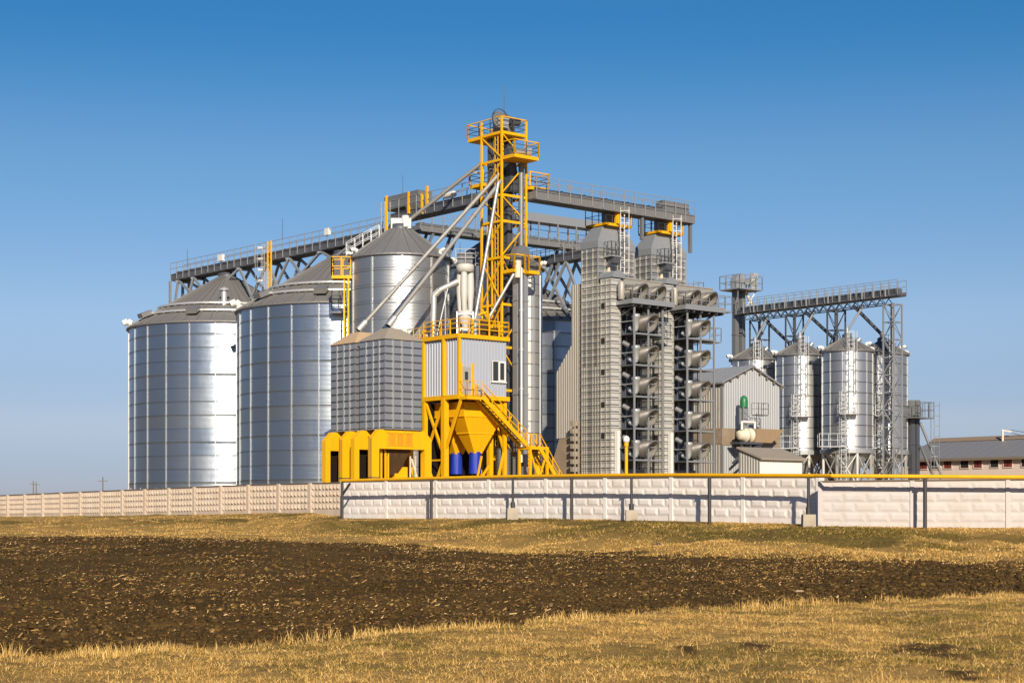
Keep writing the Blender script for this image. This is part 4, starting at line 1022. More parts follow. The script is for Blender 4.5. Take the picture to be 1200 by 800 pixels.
# distant utility poles
for px,yt,Yd,lab,sg in((39,563,420,'distant utility pole farthest left, the left one of a close pair',1),(42.5,564,428,'distant utility pole farthest left, the right one of a close pair',1),(120.5,558.5,330,'single distant utility pole just left of the big silo',0)):
    x=wx(px,Yd); t=thing('utility_pole',lab,'pole',(x,Yd,G),0,'distant utility poles'); zt=wz(yt,Yd)
    obj('pole',MB().tube((0,0,G),(0,0,zt),.16,8,.10),M['wood'],t); obj('crossarm',MB().bar((-.9,0,zt-.8),(.9,0,zt-.8),.12),M['wood'],t)
    b=MB()
    for k in(-.8,.8): b.tube((k,0,zt-.75),(k,0,zt-.5),.06,6)
    obj('insulator',b,M['steel'],t)

# ================================================================== CONCRETE WALLS
def line_pt(P0,d,px):
    q=(px-600)/F; s=(q*P0[1]-P0[0])/(d[0]-q*d[1]); return (P0[0]+s*d[0],P0[1]+s*d[1])
def itp(tab,x):
    xs=[a for a,_ in tab]; ys=[b for _,b in tab]; return float(np.interp(x,xs,ys))
def panel_mb(p,q,zb0,zb1,zt0,zt1,rows,cols,stag,out,inset,mort):
    """cast concrete panel with raised blocks; p,q world xy; front faces the camera side"""
    p=Vector(p);q=Vector(q);L=(q-p).length;d=(q-p)/L;n=Vector((d.y,-d.x))
    b=MB(); th=.10
    def W(s,v,o):  # s along 0..L, v 0..1 height, o outward
        c=p+d*s+n*o; zb=zb0+(zb1-zb0)*s/L; zt=zt0+(zt1-zt0)*s/L; return (c.x,c.y,zb+(zt-zb)*v)
    c8=[W(0,-.12,0),W(L,-.12,0),W(L,1,0),W(0,1,0),W(0,-.12,-th),W(L,-.12,-th),W(L,1,-th),W(0,1,-th)]
    b.add(c8,[(0,1,2,3),(5,4,7,6),(0,4,5,1),(3,2,6,7),(1,5,6,2),(4,0,3,7)])
    lo,hi=.10,.97; rh=(hi-lo)/rows; cw=L/cols
    for r in range(rows):
        off=(cw*.5 if (stag and r%2) else 0)
        for c in range(-1,cols+1):
            s0=c*cw+off+mort; s1=(c+1)*cw+off-mort; s0=max(.06,s0); s1=min(L-.06,s1)
            if s1-s0<.12: continue
            v0=lo+r*rh+.012; v1=lo+(r+1)*rh-.012
            i=min(inset,(s1-s0)*.4); vi=(v1-v0)*.30
            jj=out*(.8+.4*random.random())
            q8=[W(s0,v0,.002),W(s1,v0,.002),W(s1,v1,.002),W(s0,v1,.002),W(s0+i,v0+vi,jj),W(s1-i,v0+vi,jj),W(s1-i,v1-vi,jj),W(s0+i,v1-vi,jj)]
            b.add(q8,[(0,1,5,4),(1,2,6,5),(2,3,7,6),(3,0,4,7),(4,5,6,7)])
    return b
def wall(name_label,P0,d,pxs,top,base,m,rows,cols,stag,out,pw=.2,inset=.1,mort=.02,cap=True,proud=.055):
    pts=[line_pt(P0,d,x) for x in pxs]
    zt=[wz(itp(top,x),p[1]) for x,p in zip(pxs,pts)]; zb=[wz(itp(base,x),p[1]) for x,p in zip(pxs,pts)]
    i0=len(pts)//2
    t=thing('concrete_wall',name_label,'wall',(pts[0][0],pts[0][1],zb[0]),0)
    org=Vector((pts[0][0],pts[0][1],0))
    def loc(b): b.v=[(x-org.x,y-org.y,z) for x,y,z in b.v]; return b
    for i in range(len(pts)-1):
        obj('panel',loc(panel_mb(pts[i],pts[i+1],zb[i],zb[i+1],zt[i],zt[i+1],rows,cols,stag,out,inset,mort)),m,t)
        if cap:
            dd=Vector((pts[i+1][0]-pts[i][0],pts[i+1][1]-pts[i][1])).normalized(); nn=Vector((dd.y,-dd.x))*(-.05)
            b=MB().bar((pts[i][0]+nn.x,pts[i][1]+nn.y,zt[i]+.02),(pts[i+1][0]+nn.x,pts[i+1][1]+nn.y,zt[i+1]+.02),.22,.04); obj('coping',loc(b),M['wood'],t)
    dd=Vector((d[0],d[1])).normalized()
    for i,(p,a_,c_) in enumerate(zip(pts,zb,zt)):
        b=MB(); n=Vector((dd.y,-dd.x)); 
        if n.y>0: n=-n
        e=dd*pw/2; u=Vector(p)
        vs=[u-e+n*proud,u+e+n*proud,u+e-n*.14,u-e-n*.14]
        b.add([(v.x,v.y,a_-.3) for v in vs]+[(v.x,v.y,c_+.02) for v in vs],[(0,1,5,4),(1,2,6,5),(2,3,7,6),(3,0,4,7),(4,5,6,7)])
        obj('post',loc(b),m,t)
    return t,pts,zb,zt
WP,WD=(-7.72,89.3),(.66,-.751)
LP_,LD=(-11.6,107.0),(.625,-.78)
RP,RD=(wx(959,65.9),65.9),(.9855,-.17)
wtop=[(401,564),(453,563.3),(640,560.5),(787,558.8),(959,558.3)]; wbase=[(401,607),(640,607.6),(787,610),(959,614)]
wpx=[401,453,511,573,640,709.5,787,871,959]
ltop=[(-60,582.5),(10,580),(120,575.2),(229,570.6),(292,568),(401,565.2)]; lbase=[(-60,606),(10,605),(120,604.6),(229,602.8),(292,601.4),(401,600)]
lpx=[-50,-31,-11,10,30,51,72.5,95,119.5,144.5,171,199,229,260,292.5,328,365,403]
rtop=[(959,564.3),(1068,563),(1180,562),(1300,561),(1645,558)]; rbase=[(959,616),(1068,617.5),(1180,618),(1300,618.5),(1645,620)]
rpx=[961,1069,1181,1294,1409,1526,1645]
wall('long white block patterned concrete wall in the middle, behind the yellow pipe',WP,WD,wpx,wtop,wbase,M['conc_white'],4,5,True,.032,.2,.12)
wall('weathered tan concrete wall with fine diamond pattern, receding to the left',LP_,LD,lpx,ltop,lbase,M['conc_tan'],4,9,False,.10,.26,.19,.045,True,.17)
wall('lower white block patterned concrete wall at the far right',RP,RD,rpx,rtop,rbase,M['conc_right'],4,4,True,.03,.16,.12)
# return wall piece joining the two
# ================================================================== YELLOW PIPE ON POSTS
nrm=Vector((-.751,-.66)).normalized()
PP=(WP[0]+nrm.x*1.05,WP[1]+nrm.y*1.05)
def pipe_pt(px):
    if px<=955: return line_pt(PP,WD,px)
    return line_pt((RP[0],RP[1]-1.0),RD,px)
ptab=[(401,563),(450,561.6),(560,558.6),(680,556.8),(800,556.3),(957,557.2),(1084,558.0),(1200,558.8),(1300,559.4),(1640,562)]
t=thing('yellow_pipe','thin yellow gas pipe running level along the white walls','pipe',(*pipe_pt(401),wz(563,pipe_pt(401)[1])))
o0=Vector((t.location.x,t.location.y,0))
pl=[(*pipe_pt(x),wz(itp(ptab,x),pipe_pt(x)[1])) for x in(400.5,500,600,700,800,900,955,975,1084,1200,1300,1450,1640)]
b=MB().path([(x-o0.x,y-o0.y,z) for x,y,z in pl],.075,12)
for x,y,z in pl[1:-1]: b.lathe([(.001,z-.075),(.055,z-.055),(.077,z),(.055,z+.055),(.001,z+.075)],12,(x-o0.x,y-o0.y))
obj('pipe',b,M['yellow'],t)
ptd=[(401,609,0,'dark pipe post with a diagonal brace at the left end of the yellow pipe'),(505.5,607,0,'dark plain pipe post between the end post and the first concrete footing'),(601,607,1,'pipe post on the leftmost concrete footing block'),
     (670,608,0,'dark plain pipe post between the leftmost and middle concrete footings'),(740,610.5,1,'pipe post on the middle concrete footing block'),(831.5,611.5,0,'dark plain pipe post between the middle and right concrete footings'),
     (947.5,617,1,'pipe post on the rightmost concrete footing block, at the wall corner'),(1084,617.5,0,'dark plain pipe post in front of the far right wall')]
POSTS=[]
for px,yb,blk,lab in ptd:
    x,y=pipe_pt(px); 
    if blk: x,y=x+nrm.x*.0,y+nrm.y*.0
    zb=wz(yb,y); zt=wz(itp(ptab,px),y)
    POSTS.append((x,y,zb))
    t=thing('pipe_support',lab,'pipe post',(x,y,zb),0,'posts carrying the yellow pipe')
    if blk:
        w=.26; bw=MB().frustum((-w,-w,w,w),zb-.35,(-w*.92,-w*.92,w*.92,w*.92),zb+.48); obj('footing',bw,M['conc_raw'],t)
        obj('post',MB().tube((0,0,zb+.45),(0,0,zt-.08),.06,10),M['post_dark'],t); obj('socket',MB().tube((0,0,zb+.46),(0,0,zb+.75),.11,10),M['post_dark'],t)
    else:
        obj('post',MB().tube((0,0,zb-.4),(0,0,zt-.08),.075,10),M['post_dark'],t)
    obj('saddle',MB().box(-.12,-.1,zt-.10,.12,.1,zt-.075).tube((0,0,zt-.09),(0,0,zt+.0),.05,8),M['post_dark'],t)
    if px==401: obj('brace',MB().bar((0,0,zt-.75),(.45,-.45,zt-.15),.09),M['post_dark'],t)
# ================================================================== TERRAIN
def _hash(i,j,s):
    h=(i.astype(np.int64)*374761393+j.astype(np.int64)*668265263+s*974634777)&0xffffffff
    h=((h^(h>>13))*1274126177)&0xffffffff; h=h^(h>>16)
    return (h&0xffffff)/float(0xffffff)
def vnoise(x,y,s=0):
    i=np.floor(x);j=np.floor(y);fx=x-i;fy=y-j;fx=fx*fx*(3-2*fx);fy=fy*fy*(3-2*fy)
    a=_hash(i,j,s);b=_hash(i+1,j,s);c=_hash(i,j+1,s);d=_hash(i+1,j+1,s)
    return (a*(1-fx)+b*fx)*(1-fy)+(c*(1-fx)+d*fx)*fy
def fbm(x,y,o=4,s=0,g=.5):
    t=0;a=1;n=0
    for k in range(o): t=t+a*vnoise(x*2**k,y*2**k,s+k*17);n+=a;a*=g
    return t/n
def sstep(t): t=np.clip(t,0,1); return t*t*(3-2*t)
Qn=np.array([-200,0,150,260,400,500,600,700,800,900,1000,1100,1200,1400.])
Yn_px=np.array([778,773,770,757,749,742,734,722,716,712,706,700,695,685.])
Yn_t=EYE*F/(Yn_px-600)
Qf=np.array([-200,0,200,400,600,800,1000,1200,1400.])
Yf_t=np.array([83,76,70,64.9,60.4,56.5,53.1,50,47.]); Zf_t=np.array([.66,.64,.65,.5,.25,.23,.21,.2,.2])
_wp=[];
for px in(-60,10,120,229,292,365): p=line_pt(LP_,LD,px); _wp.append((px,p[1],wz(itp(lbase,px),p[1])))
for px in(403,453,511,573,640,709.5,787,871,945): p=line_pt(WP,WD,px); _wp.append((px,p[1],wz(itp(wbase,px),p[1])))
for px in(965,1068,1180,1300): p=line_pt(RP,RD,px); _wp.append((px,p[1],wz(itp(rbase,px),p[1])))
Qw=np.array([a for a,_,_ in _wp]); Yw_t=np.array([b for _,b,_ in _wp]); Zw_t=np.array([c for _,_,c in _wp])
def zones(X,Y):
    q=600+F*X/np.maximum(Y,4.0)
    q=np.clip(q,-200,1400)
    return np.interp(q,Qn,Yn_t),np.interp(q,Qf,Yf_t),np.interp(q,Qf,Zf_t),np.interp(q,Qw,Yw_t),np.interp(q,Qw,Zw_t)
def soilmask(X,Y):
    yn,yf,zf,yw,zw=zones(X,Y)
    w1=(fbm(X*.5,Y*.5,3,5)-.5)*1.6; w2=(fbm(X*.25,Y*.25,4,9)-.5)*5
    a=sstep((Y-(yn+w1))/.5); b=1-sstep((Y-(yf+w2))/1.6)
    return a*b
def height(X,Y,micro=True):
    yn,yf,zf,yw,zw=zones(X,Y)
    t1=sstep((Y-yn)/(yf-yn)*.8); z=zf*t1/ sstep(np.array(.8))
    z=np.where(Y>yf,zf+(zw-zf)*np.clip((Y-yf)/(yw-yf),0,1)**.85,z)
    em=np.clip((Y-yf)/(yw-yf),0,1); win=np.sin(np.pi*np.clip(em,0,1))
    z=z+win*((fbm(X*.22,Y*.22,4,31)-.5)*1.0+(fbm(X*.8,Y*.8,3,33)-.5)*.45)
    z=np.where(Y>yw,zw+(G-zw)*sstep((Y-yw-.6)/5),z)
    if micro:
        s=soilmask(X,Y)
        near=np.clip(1-(Y-yw)/3,0,1)
        rough=(fbm(X*1.1,Y*1.1,3,41)-.5)*.16+(fbm(X*5,Y*5,3,43)-.5)*.12+np.abs(fbm(X*13,Y*13,2,47)-.5)*.07
        gr=(fbm(X*.7,Y*.7,4,51)-.5)*.20+(fbm(X*4,Y*4,2,53)-.5)*.05
        z=z+near*(s*(rough-.03)+(1-s)*gr*np.clip(1-win*.5,0,1)*np.where(Y>yf,.5*np.clip((yw-Y)/3,0,1),1))
    return z
def patch(X,Y):   # dark bare patches in the near grass
    d=np.zeros_like(X)
    for px,py,rx,ry in((1090,762,58,9),(1125,790,22,5),(885,760,22,4),(815,736,30,5),(805,763,14,4)):
        Yc=EYE*F/(py-600); Xc=wx(px,Yc); r=((X-Xc)/(rx*Yc/F))**2+((Y-Yc)/(ry*Yc*Yc/(EYE*F)))**2
        d=np.maximum(d,np.clip(1.2-r-(fbm(X*4,Y*4,3,77)-.5)*2.2,0,1))
    return d
def green(X,Y):
    return np.clip((fbm(X*.45,Y*.3,4,61)-.455)*6,0,1)
def build_ground():
    qs=np.concatenate([np.linspace(-3.2,-.42,26)[:-1],np.linspace(-.42,.42,640),np.linspace(.42,3.2,26)[1:]])
    ys=np.concatenate([np.array([-300,-120,-50,-20,-5,3,8,12]),np.arange(14.5,24,.075),np.arange(24,38,.11),np.arange(38,92,.26),np.arange(92,152,1.0),np.array([156,165,180,200,240,300,400,600,1000,1800,3500])])
    Q,Yg=np.meshgrid(qs,ys); Wd=np.maximum(Yg,14.0); X=Q*Wd
    X=np.where(Yg<14,Q*14*np.where(np.abs(Q)>2,6,1+0*Q),X)
    Z=height(X,np.maximum(Yg,1.0)); Z=np.where(Yg<12,0.0,Z)
    nr,nc=X.shape; me=bpy.data.meshes.new('ground')
    me.vertices.add(nr*nc); me.vertices.foreach_set('co',np.stack([X,Yg,Z],-1).astype(np.float32).ravel())
    i=np.arange((nr-1)*(nc-1)); r=i//(nc-1); c=i%(nc-1); a=r*nc+c
    f=np.stack([a,a+1,a+nc+1,a+nc],-1).astype(np.int32)
    me.loops.add(f.size); me.loops.foreach_set('vertex_index',f.ravel())
    me.polygons.add(len(f)); me.polygons.foreach_set('loop_start',np.arange(0,f.size,4,dtype=np.int32))
    me.polygons.foreach_set('use_smooth',np.ones(len(f),bool)); me.update(calc_edges=True); me.validate()
    s=soilmask(X,Yg); yn,yf,zf,yw,zw=zones(X,Yg)
    at=me.attributes.new('soil','FLOAT','POINT'); at.data.foreach_set('value',s.astype(np.float32).ravel())
    g=green(X,Yg)*.55; em=np.clip((Yg-yf)/(yw-yf),0,1)
    g=np.where(Yg>yf,np.clip((fbm(X*.17,Yg*.3,5,63)-.47)*6,0,1)*sstep((em-.15)*3)*np.where(Yg>yw,.6,1),g)  # bank tone: olive grass plus slope shading painted into the colour
    at=me.attributes.new('green','FLOAT','POINT'); at.data.foreach_set('value',g.astype(np.float32).ravel())
    at=me.attributes.new('bare','FLOAT','POINT'); at.data.foreach_set('value',patch(X,Yg).astype(np.float32).ravel())
    o=bpy.data.objects.new('ground',me); col.objects.link(o); o['kind']='structure'
    m,nt,N,L,P=new_mat('ground'); P.inputs['Roughness'].default_value=.95; P.inputs['Specular IOR Level'].default_value=.1
    tc=N.new('ShaderNodeTexCoord').outputs['Object']
    def attr(n): a=N.new('ShaderNodeAttribute'); a.attribute_name=n; return a.outputs['Fac']
    n1=noise(N,L,tc,1.3,6,.65); n2=noise(N,L,tc,9,5,.7); n3=noise(N,L,tc,.22,4,.6); n4=noise(N,L,scaled(N,L,tc,(1,.6,1)),26,3,.7)
    straw=mixc(N,L,ramp(N,L,n2,.32,.68),(.17,.105,.03),(.44,.28,.085))
    straw=mixc(N,L,ramp(N,L,n1,.38,.66),straw,(.38,.235,.075))
    olive=mixc(N,L,ramp(N,L,n2,.35,.65),(.06,.048,.012),(.17,.125,.032))
    gmix=math_n(N,L,'MULTIPLY',attr('green'),ramp(N,L,n4,.25,.6,.45,1))
    grass=mixc(N,L,gmix,straw,olive)
    soil=mixc(N,L,ramp(N,L,n2,.35,.7),(.046,.027,.008),(.100,.058,.017))
    soil=mixc(N,L,ramp(N,L,n3,.4,.7),soil,mixc(N,L,.75,soil,(.155,.092,.03)))
    grass=mixc(N,L,attr('bare'),grass,soil)
    L.new(mixc(N,L,attr('soil'),grass,soil),P.inputs['Base Color'])
    b=N.new('ShaderNodeBump'); b.inputs['Strength'].default_value=.9; b.inputs['Distance'].default_value=.06
    L.new(math_n(N,L,'ADD',n2,math_n(N,L,'MULTIPLY',n4,.6)),b.inputs['Height']); L.new(b.outputs[0],P.inputs['Normal'])
    me.materials.append(m); return o
GROUND=build_ground()

def strand_mesh(name,X,Y,Z,hgt,wid,lean,face,colr,mat,label=None):
    """one object of many bent tapered blades: 5 points each"""
    n=len(X); ca,sa=np.cos(face),np.sin(face); la=rng.uniform(0,2*np.pi,n)
    lx,ly=np.cos(la)*lean*hgt,np.sin(la)*lean*hgt
    up=hgt*np.sqrt(np.maximum(.05,1-np.minimum(lean,.97)**2))
    P=np.empty((n,5,3),np.float32)
    hw=wid/2
    P[:,0]=np.stack([X-ca*hw,Y-sa*hw,Z-.015],-1); P[:,1]=np.stack([X+ca*hw,Y+sa*hw,Z-.015],-1)
    P[:,2]=np.stack([X+ca*hw*.75+lx*.4,Y+sa*hw*.75+ly*.4,Z+up*.6],-1); P[:,3]=np.stack([X-ca*hw*.75+lx*.4,Y-sa*hw*.75+ly*.4,Z+up*.6],-1)
    P[:,4]=np.stack([X+lx,Y+ly,Z+up],-1)
    me=bpy.data.meshes.new(name); me.vertices.add(n*5); me.vertices.foreach_set('co',P.ravel())
    base=np.arange(n,dtype=np.int32)*5
    lp=np.stack([base,base+1,base+2,base+3,base+3,base+2,base+4],-1).astype(np.int32)
    me.loops.add(lp.size); me.loops.foreach_set('vertex_index',lp.ravel())
    me.polygons.add(2*n); st=np.stack([np.arange(n)*7,np.arange(n)*7+4],-1).astype(np.int32); me.polygons.foreach_set('loop_start',st.ravel())
    me.update(calc_edges=True)
    ca_=me.attributes.new('tint','FLOAT_COLOR','POINT'); C4=np.ones((n,5,4),np.float32); C4[:,:,:3]=colr[:,None,:]; ca_.data.foreach_set('color',C4.ravel())
    me.materials.append(mat); o=bpy.data.objects.new(name,me); col.objects.link(o); o['kind']='stuff'
    if label: tag(o,label,'grass' if 'grass' in name else 'straw')
    return o
def tint_mat(name,rough=.8,trans=.0):
    m,nt,N,L,P=new_mat(name); a=N.new('ShaderNodeAttribute'); a.attribute_name='tint'; L.new(a.outputs['Color'],P.inputs['Base Color'])
    P.inputs['Roughness'].default_value=rough; P.inputs['Specular IOR Level'].default_value=.2; return m
MT=tint_mat('dry_blade'); 
def cmix(n,pal,w):
    k=rng.choice(len(pal),n,p=np.array(w)/sum(w)); c=np.array(pal,np.float32)[k]; return c*rng.uniform(.72,1.25,(n,1)).astype(np.float32)
STRAW=[(.62,.40,.125),(.50,.31,.085),(.74,.51,.20),(.30,.18,.05)]; OL=[(.19,.15,.025),(.085,.08,.014),(.27,.19,.045)]
# near dry grass
def near_grass(n):
    Y=np.sqrt(rng.uniform(15.5**2,38**2,n)); X=rng.uniform(-.53,.53,n)*Y
    yn,*_=zones(X,Y); keep=(Y<yn+.35+rng.normal(0,.25,n))
    pt=patch(X,Y); keep&=(rng.random(n)>pt*.93)
    dens=np.clip(.55+(fbm(X*1.6,Y*1.6,3,81)-.5)*2.2,.18,1)*np.clip(.68+(fbm(X*6,Y*6,2,82)-.5)*3.2,.08,1); keep&=(rng.random(n)<dens)
    X,Y=X[keep],Y[keep]; n=len(X); yn=yn[keep]
    edge=np.clip(1-np.abs(Y-yn+.1)/.9,0,1)
    cl=fbm(X*2.2,Y*2.2,3,83)
    h=rng.uniform(.04,.10,n)*(.6+.9*cl)+edge*rng.uniform(0,.06,n)*np.clip((fbm(X*1.3,Y*1.3,2,87)-.35)*3,.1,1)
    lean=np.where(rng.random(n)<.06+.25*edge,rng.uniform(.2,.7,n),rng.uniform(.82,.99,n))
    g=green(X,Y)*np.clip((fbm(X*3,Y*3,2,89)-.3)*2.2,0,1); isg=rng.random(n)<np.clip(g*1.0,0,.9)*(1-edge*.7)
    c=np.where(isg[:,None],cmix(n,OL,(3,3,3)),cmix(n,STRAW,(4,4,2,3)))
    return strand_mesh('dry_grass',X,Y,height(X,Y),h,rng.uniform(.003,.008,n),lean,rng.uniform(-1.5,1.5,n),c,MT,'matted dry straw coloured grass with olive tufts before the ploughed field')
near_grass(1500000)
def tall_stalks(n):
    q=rng.uniform(-.40,.40,n); px=600+F*q; Yb=np.interp(px,Qn,Yn_t); Y=Yb+rng.normal(-.05,.35,n); X=q*Y
    k=fbm(X*1.1,Y*.5,3,91)>.53; X,Y=X[k],Y[k]; n=len(X)
    return strand_mesh('tall_grass',X,Y,height(X,Y),rng.uniform(.06,.19,n)*(.6+.8*fbm(X*.7,Y*.7,2,93)),rng.uniform(.005,.009,n),rng.uniform(.1,.8,n),rng.uniform(-.8,.8,n),cmix(n,STRAW,(4,3,3,2)),MT,'taller dry grass stalks along the near edge of the ploughed field')
tall_stalks(4600)
def bank_grass(n):
    q=rng.uniform(-.40,.40,n); px=600+F*q; yf=np.interp(px,Qf,Yf_t); yw=np.interp(px,Qw,Yw_t)
    t=rng.random(n); Y=yf-1.2+(yw-yf+1.0)*t; X=q*Y
    k=rng.random(n)<np.clip(.5+(fbm(X*.8,Y*.8,3,95)-.5)*3.5,.05,1)
    k&=rng.random(n)<np.where(Y<yf,.35,1)
    X,Y,t=X[k],Y[k],t[k]; n=len(X)
    yn,yf,zf,yw,zw=zones(X,Y); em=np.clip((Y-yf)/(yw-yf),0,1)
    g=np.clip((fbm(X*.17,Y*.3,5,63)-.47)*6,0,1)*sstep((em-.15)*3)
    isg=rng.random(n)<g*.9
    c=np.where(isg[:,None],cmix(n,OL+[(.13,.085,.028),(.09,.065,.018)],(3,2,3,3,2)),cmix(n,STRAW,(3,4,2,3)))  # extra browns paint the bank's dark shading among the olive blades
    return strand_mesh('bank_grass',X,Y,height(X,Y),rng.uniform(.05,.15,n)*(.3+1.4*fbm(X*.9,Y*.9,3,97)),rng.uniform(.010,.026,n),rng.uniform(.7,.99,n),rng.uniform(-1.2,1.2,n),c,MT,'short tan and olive grass covering the bank below the walls')
bank_grass(230000)
# straw scraps on the ploughed soil
def scraps(n):
    q=rng.uniform(-.40,.40,n); px=600+F*q; ya=np.interp(px,Qn,Yn_t); yb=np.interp(px,Qf,Yf_t)
    u=rng.random(n); Y=1/((1-u)/(ya+.2)+u/(yb+1)); Y=np.where(rng.random(n)<.5,Y,ya+(yb-ya)*rng.random(n)); X=q*Y
    k=rng.random(n)<np.clip((fbm(X*.35,Y*.35,3,101)-.40)*3.2,.08,1)*np.clip((Y-ya)/20+.10,0,1)
    X,Y=X[k],Y[k]; n=len(X)
    L_=rng.uniform(.02,.065,n)*rng.choice([.5,1,2.0],n,p=[.6,.34,.06])*(.7+Y/80); w=rng.uniform(.007,.018,n)*(.7+Y/80); a=rng.uniform(0,np.pi,n); tl=rng.normal(0,.6,n)
    Z=height(X,Y)+.03; dx,dy=np.cos(a)*L_/2,np.sin(a)*L_/2; ex,ey=-np.sin(a)*w/2,np.cos(a)*w/2; dz=np.abs(tl)*L_/2
    P=np.stack([np.stack([X-dx-ex,Y-dy-ey,Z],-1),np.stack([X+dx-ex,Y+dy-ey,Z+dz],-1),np.stack([X+dx+ex,Y+dy+ey,Z+dz+.012],-1),np.stack([X-dx+ex,Y-dy+ey,Z+.012],-1)],1).astype(np.float32)
    me=bpy.data.meshes.new('straw'); me.vertices.add(4*n); me.vertices.foreach_set('co',P.ravel()); me.loops.add(4*n); me.loops.foreach_set('vertex_index',np.arange(4*n,dtype=np.int32)); me.polygons.add(n); me.polygons.foreach_set('loop_start',np.arange(0,4*n,4,dtype=np.int32)); me.update(calc_edges=True)
    c=cmix(n,[(.46,.29,.11),(.33,.195,.065),(.62,.43,.20),(.17,.10,.032)],(3,5,1.5,9)); ca_=me.attributes.new('tint','FLOAT_COLOR','POINT'); C4=np.ones((n,4,4),np.float32); C4[:,:,:3]=c[:,None,:]; ca_.data.foreach_set('color',C4.ravel())
    me.materials.append(MT); o=bpy.data.objects.new('straw_scraps',me); col.objects.link(o); tag(o,'pale straw and stubble scraps strewn over the dark ploughed soil','straw',None,'stuff')
scraps(88000)
# soil clods
def clods(n):
    q=rng.uniform(-.40,.40,n); px=600+F*q; ya=np.interp(px,Qn,Yn_t); yb=np.interp(px,Qf,Yf_t)
    u=rng.random(n); Y=1/((1-u)/(ya+.2)+u/(yb)); X=q*Y; s=rng.gamma(1.6,.009,n)+.008; s=np.minimum(s,.07)*(.75+Y/80)
    t=(1+5**.5)/2
    ico=np.array([(-1,t,0),(1,t,0),(-1,-t,0),(1,-t,0),(0,-1,t),(0,1,t),(0,-1,-t),(0,1,-t),(t,0,-1),(t,0,1),(-t,0,-1),(-t,0,1)])/1.9
    fc=np.array([(0,11,5),(0,5,1),(0,1,7),(0,7,10),(0,10,11),(1,5,9),(5,11,4),(11,10,2),(10,7,6),(7,1,8),(3,9,4),(3,4,2),(3,2,6),(3,6,8),(3,8,9),(4,9,5),(2,4,11),(6,2,10),(8,6,7),(9,8,1)],np.int32)
    V=ico[None]*rng.uniform(.6,1.35,(n,12,1)); V=V*np.stack([s*rng.uniform(.8,1.5,n),s*rng.uniform(.8,1.5,n),s*rng.uniform(.5,.9,n)],-1)[:,None]
    V=V+np.stack([X,Y,height(X,Y)+s*.15],-1)[:,None]
    f=(fc[None]+(np.arange(n,dtype=np.int32)*12)[:,None,None]).reshape(-1,3)
    me=bpy.data.meshes.new('soil_clods'); me.vertices.add(12*n); me.vertices.foreach_set('co',V.astype(np.float32).ravel()); me.loops.add(f.size); me.loops.foreach_set('vertex_index',f.ravel()); me.polygons.add(len(f)); me.polygons.foreach_set('loop_start',np.arange(0,f.size,3,dtype=np.int32)); me.update(calc_edges=True)
    c=cmix(n,[(.062,.036,.010),(.086,.050,.014),(.044,.026,.008),(.14,.086,.026)],(4,4,3,1)); ca_=me.attributes.new('tint','FLOAT_COLOR','POINT'); C4=np.ones((n,12,4),np.float32); C4[:,:,:3]=c[:,None,:]; ca_.data.foreach_set('color',C4.ravel())
    me.materials.append(tint_mat('soil_clod',.95)); o=bpy.data.objects.new('soil_clods',me); col.objects.link(o); tag(o,'dark lumps of ploughed soil covering the field','soil',None,'stuff')
clods(50000)
# single stones
def stone(px,py,w,h_,m,lab):
    yn,yf,zf,yw,zw=0,0,0,0,0
    Y=30.0
    for _ in range(60):
        x=wx(px,Y); z=float(height(np.array([x]),np.array([Y]))[0]); Y2=(EYE-z)*F/(py-600); Y=Y*.8+Y2*.2
    b=MB(); n=10; k=w/F*Y
    for r_ in(0,):
        prof=[(.02,z-.06),(.55*k,z-.04),(.62*k,z+.35*h_/F*Y),(.4*k,z+.8*h_/F*Y),(.02,z+h_/F*Y)]
        b.lathe(prof,n,smooth=False)
    b.v=[(x*random.uniform(.8,1.2),y*random.uniform(.6,1.0),zz+random.uniform(-.01,.01)) for x,y,zz in b.v]
    t=obj('stone',MB().add([(x,y,zz-z) for x,y,zz in b.v],b.f),m); t.location=(wx(px,Y),Y,z); tag(t,lab,'stone')
stone(771,640,11,4,M['post_dark'],'flat dark stone lying on the grassy bank below the middle footing')
stone(937,694,11,2.6,M['dust'],'largest pale tan stone on the ploughed soil at right')
stone(265,722,7,3,M['dust'],'small pale stone on the dark soil at left near the grass edge')

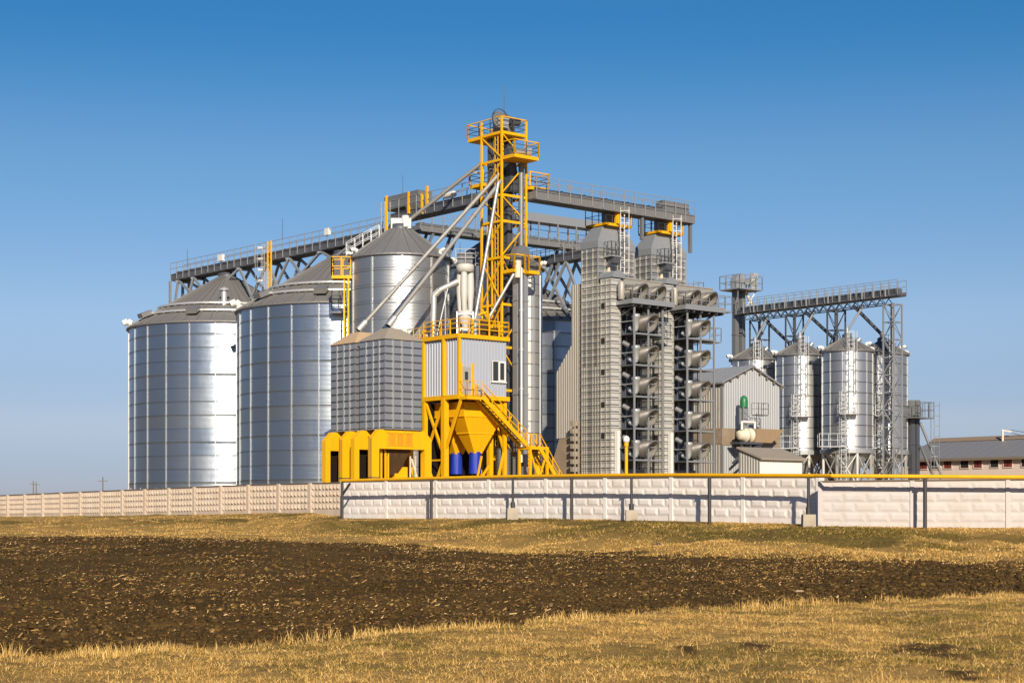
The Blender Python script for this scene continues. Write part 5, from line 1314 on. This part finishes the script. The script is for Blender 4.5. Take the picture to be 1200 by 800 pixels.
# ================================================================== CAMERA, SUN, SKY
cam=bpy.data.cameras.new('camera'); co=bpy.data.objects.new('camera',cam); col.objects.link(co)
cam.sensor_width=36; cam.lens=F/1200*36; cam.shift_y=200/1200; cam.clip_start=.5; cam.clip_end=9000
co.location=(0,0,EYE); co.rotation_euler=(R(90),0,0); sc.camera=co
AZ,EL=8.0,25.0
sd=Vector((math.sin(R(AZ))*math.cos(R(EL)),-math.cos(R(AZ))*math.cos(R(EL)),math.sin(R(EL))))
sl=bpy.data.lights.new('sun','SUN'); sl.energy=5.0; sl.angle=R(.5); sl.color=(1.0,.86,.67)
so=bpy.data.objects.new('sun',sl); col.objects.link(so); so.rotation_euler=sd.to_track_quat('Z','Y').to_euler(); so.location=(20,-60,60)
w=bpy.data.worlds.new('World'); sc.world=w; w.use_nodes=True; nt=w.node_tree
bg=nt.nodes['Background']; sky=nt.nodes.new('ShaderNodeTexSky'); sky.sky_type='NISHITA'; sky.sun_disc=False
sky.sun_elevation=R(EL); sky.sun_rotation=R(180-AZ); sky.altitude=200; sky.air_density=1.0; sky.dust_density=.3; sky.ozone_density=4.0

tcw=nt.nodes.new('ShaderNodeTexCoord'); spw=nt.nodes.new('ShaderNodeSeparateXYZ'); nt.links.new(tcw.outputs['Generated'],spw.inputs[0])
rw=nt.nodes.new('ShaderNodeValToRGB'); nt.links.new(spw.outputs[2],rw.inputs[0]); rw.color_ramp.interpolation='EASE'
st=[(0.0,(.58,.60,1.0)),(.019,(.63,.64,1.0)),(.06,(.90,.755,.92)),(.123,(1.36,1.0,.99)),(.195,(1.30,1.05,1.0)),(.28,(.61,.91,.97)),(.45,(.6,.88,1.0))]
el=rw.color_ramp.elements
while len(el)<len(st): el.new(.5)
for e,(p_,c_) in zip(el,st): e.position=p_; e.color=(*[k/2 for k in c_],1)
mw=nt.nodes.new('ShaderNodeMix'); mw.data_type='RGBA'; mw.blend_type='MULTIPLY'; mw.inputs[0].default_value=1
mw2=nt.nodes.new('ShaderNodeMix'); mw2.data_type='RGBA'; mw2.blend_type='MULTIPLY'; mw2.inputs[0].default_value=1; mw2.inputs[7].default_value=(2,2,2,1)
hs=nt.nodes.new('ShaderNodeHueSaturation'); hs.inputs['Saturation'].default_value=1.25; nt.links.new(sky.outputs[0],hs.inputs['Color']); nt.links.new(hs.outputs[0],mw.inputs[6]); nt.links.new(rw.outputs[0],mw.inputs[7]); nt.links.new(mw.outputs[2],mw2.inputs[6]); nt.links.new(mw2.outputs[2],bg.inputs[0]); bg.inputs[1].default_value=.0675
sc.view_settings.view_transform='Standard'; sc.view_settings.look='None'; sc.view_settings.gamma=1; sc.view_settings.use_curve_mapping=False
sc.view_settings.exposure=0.40
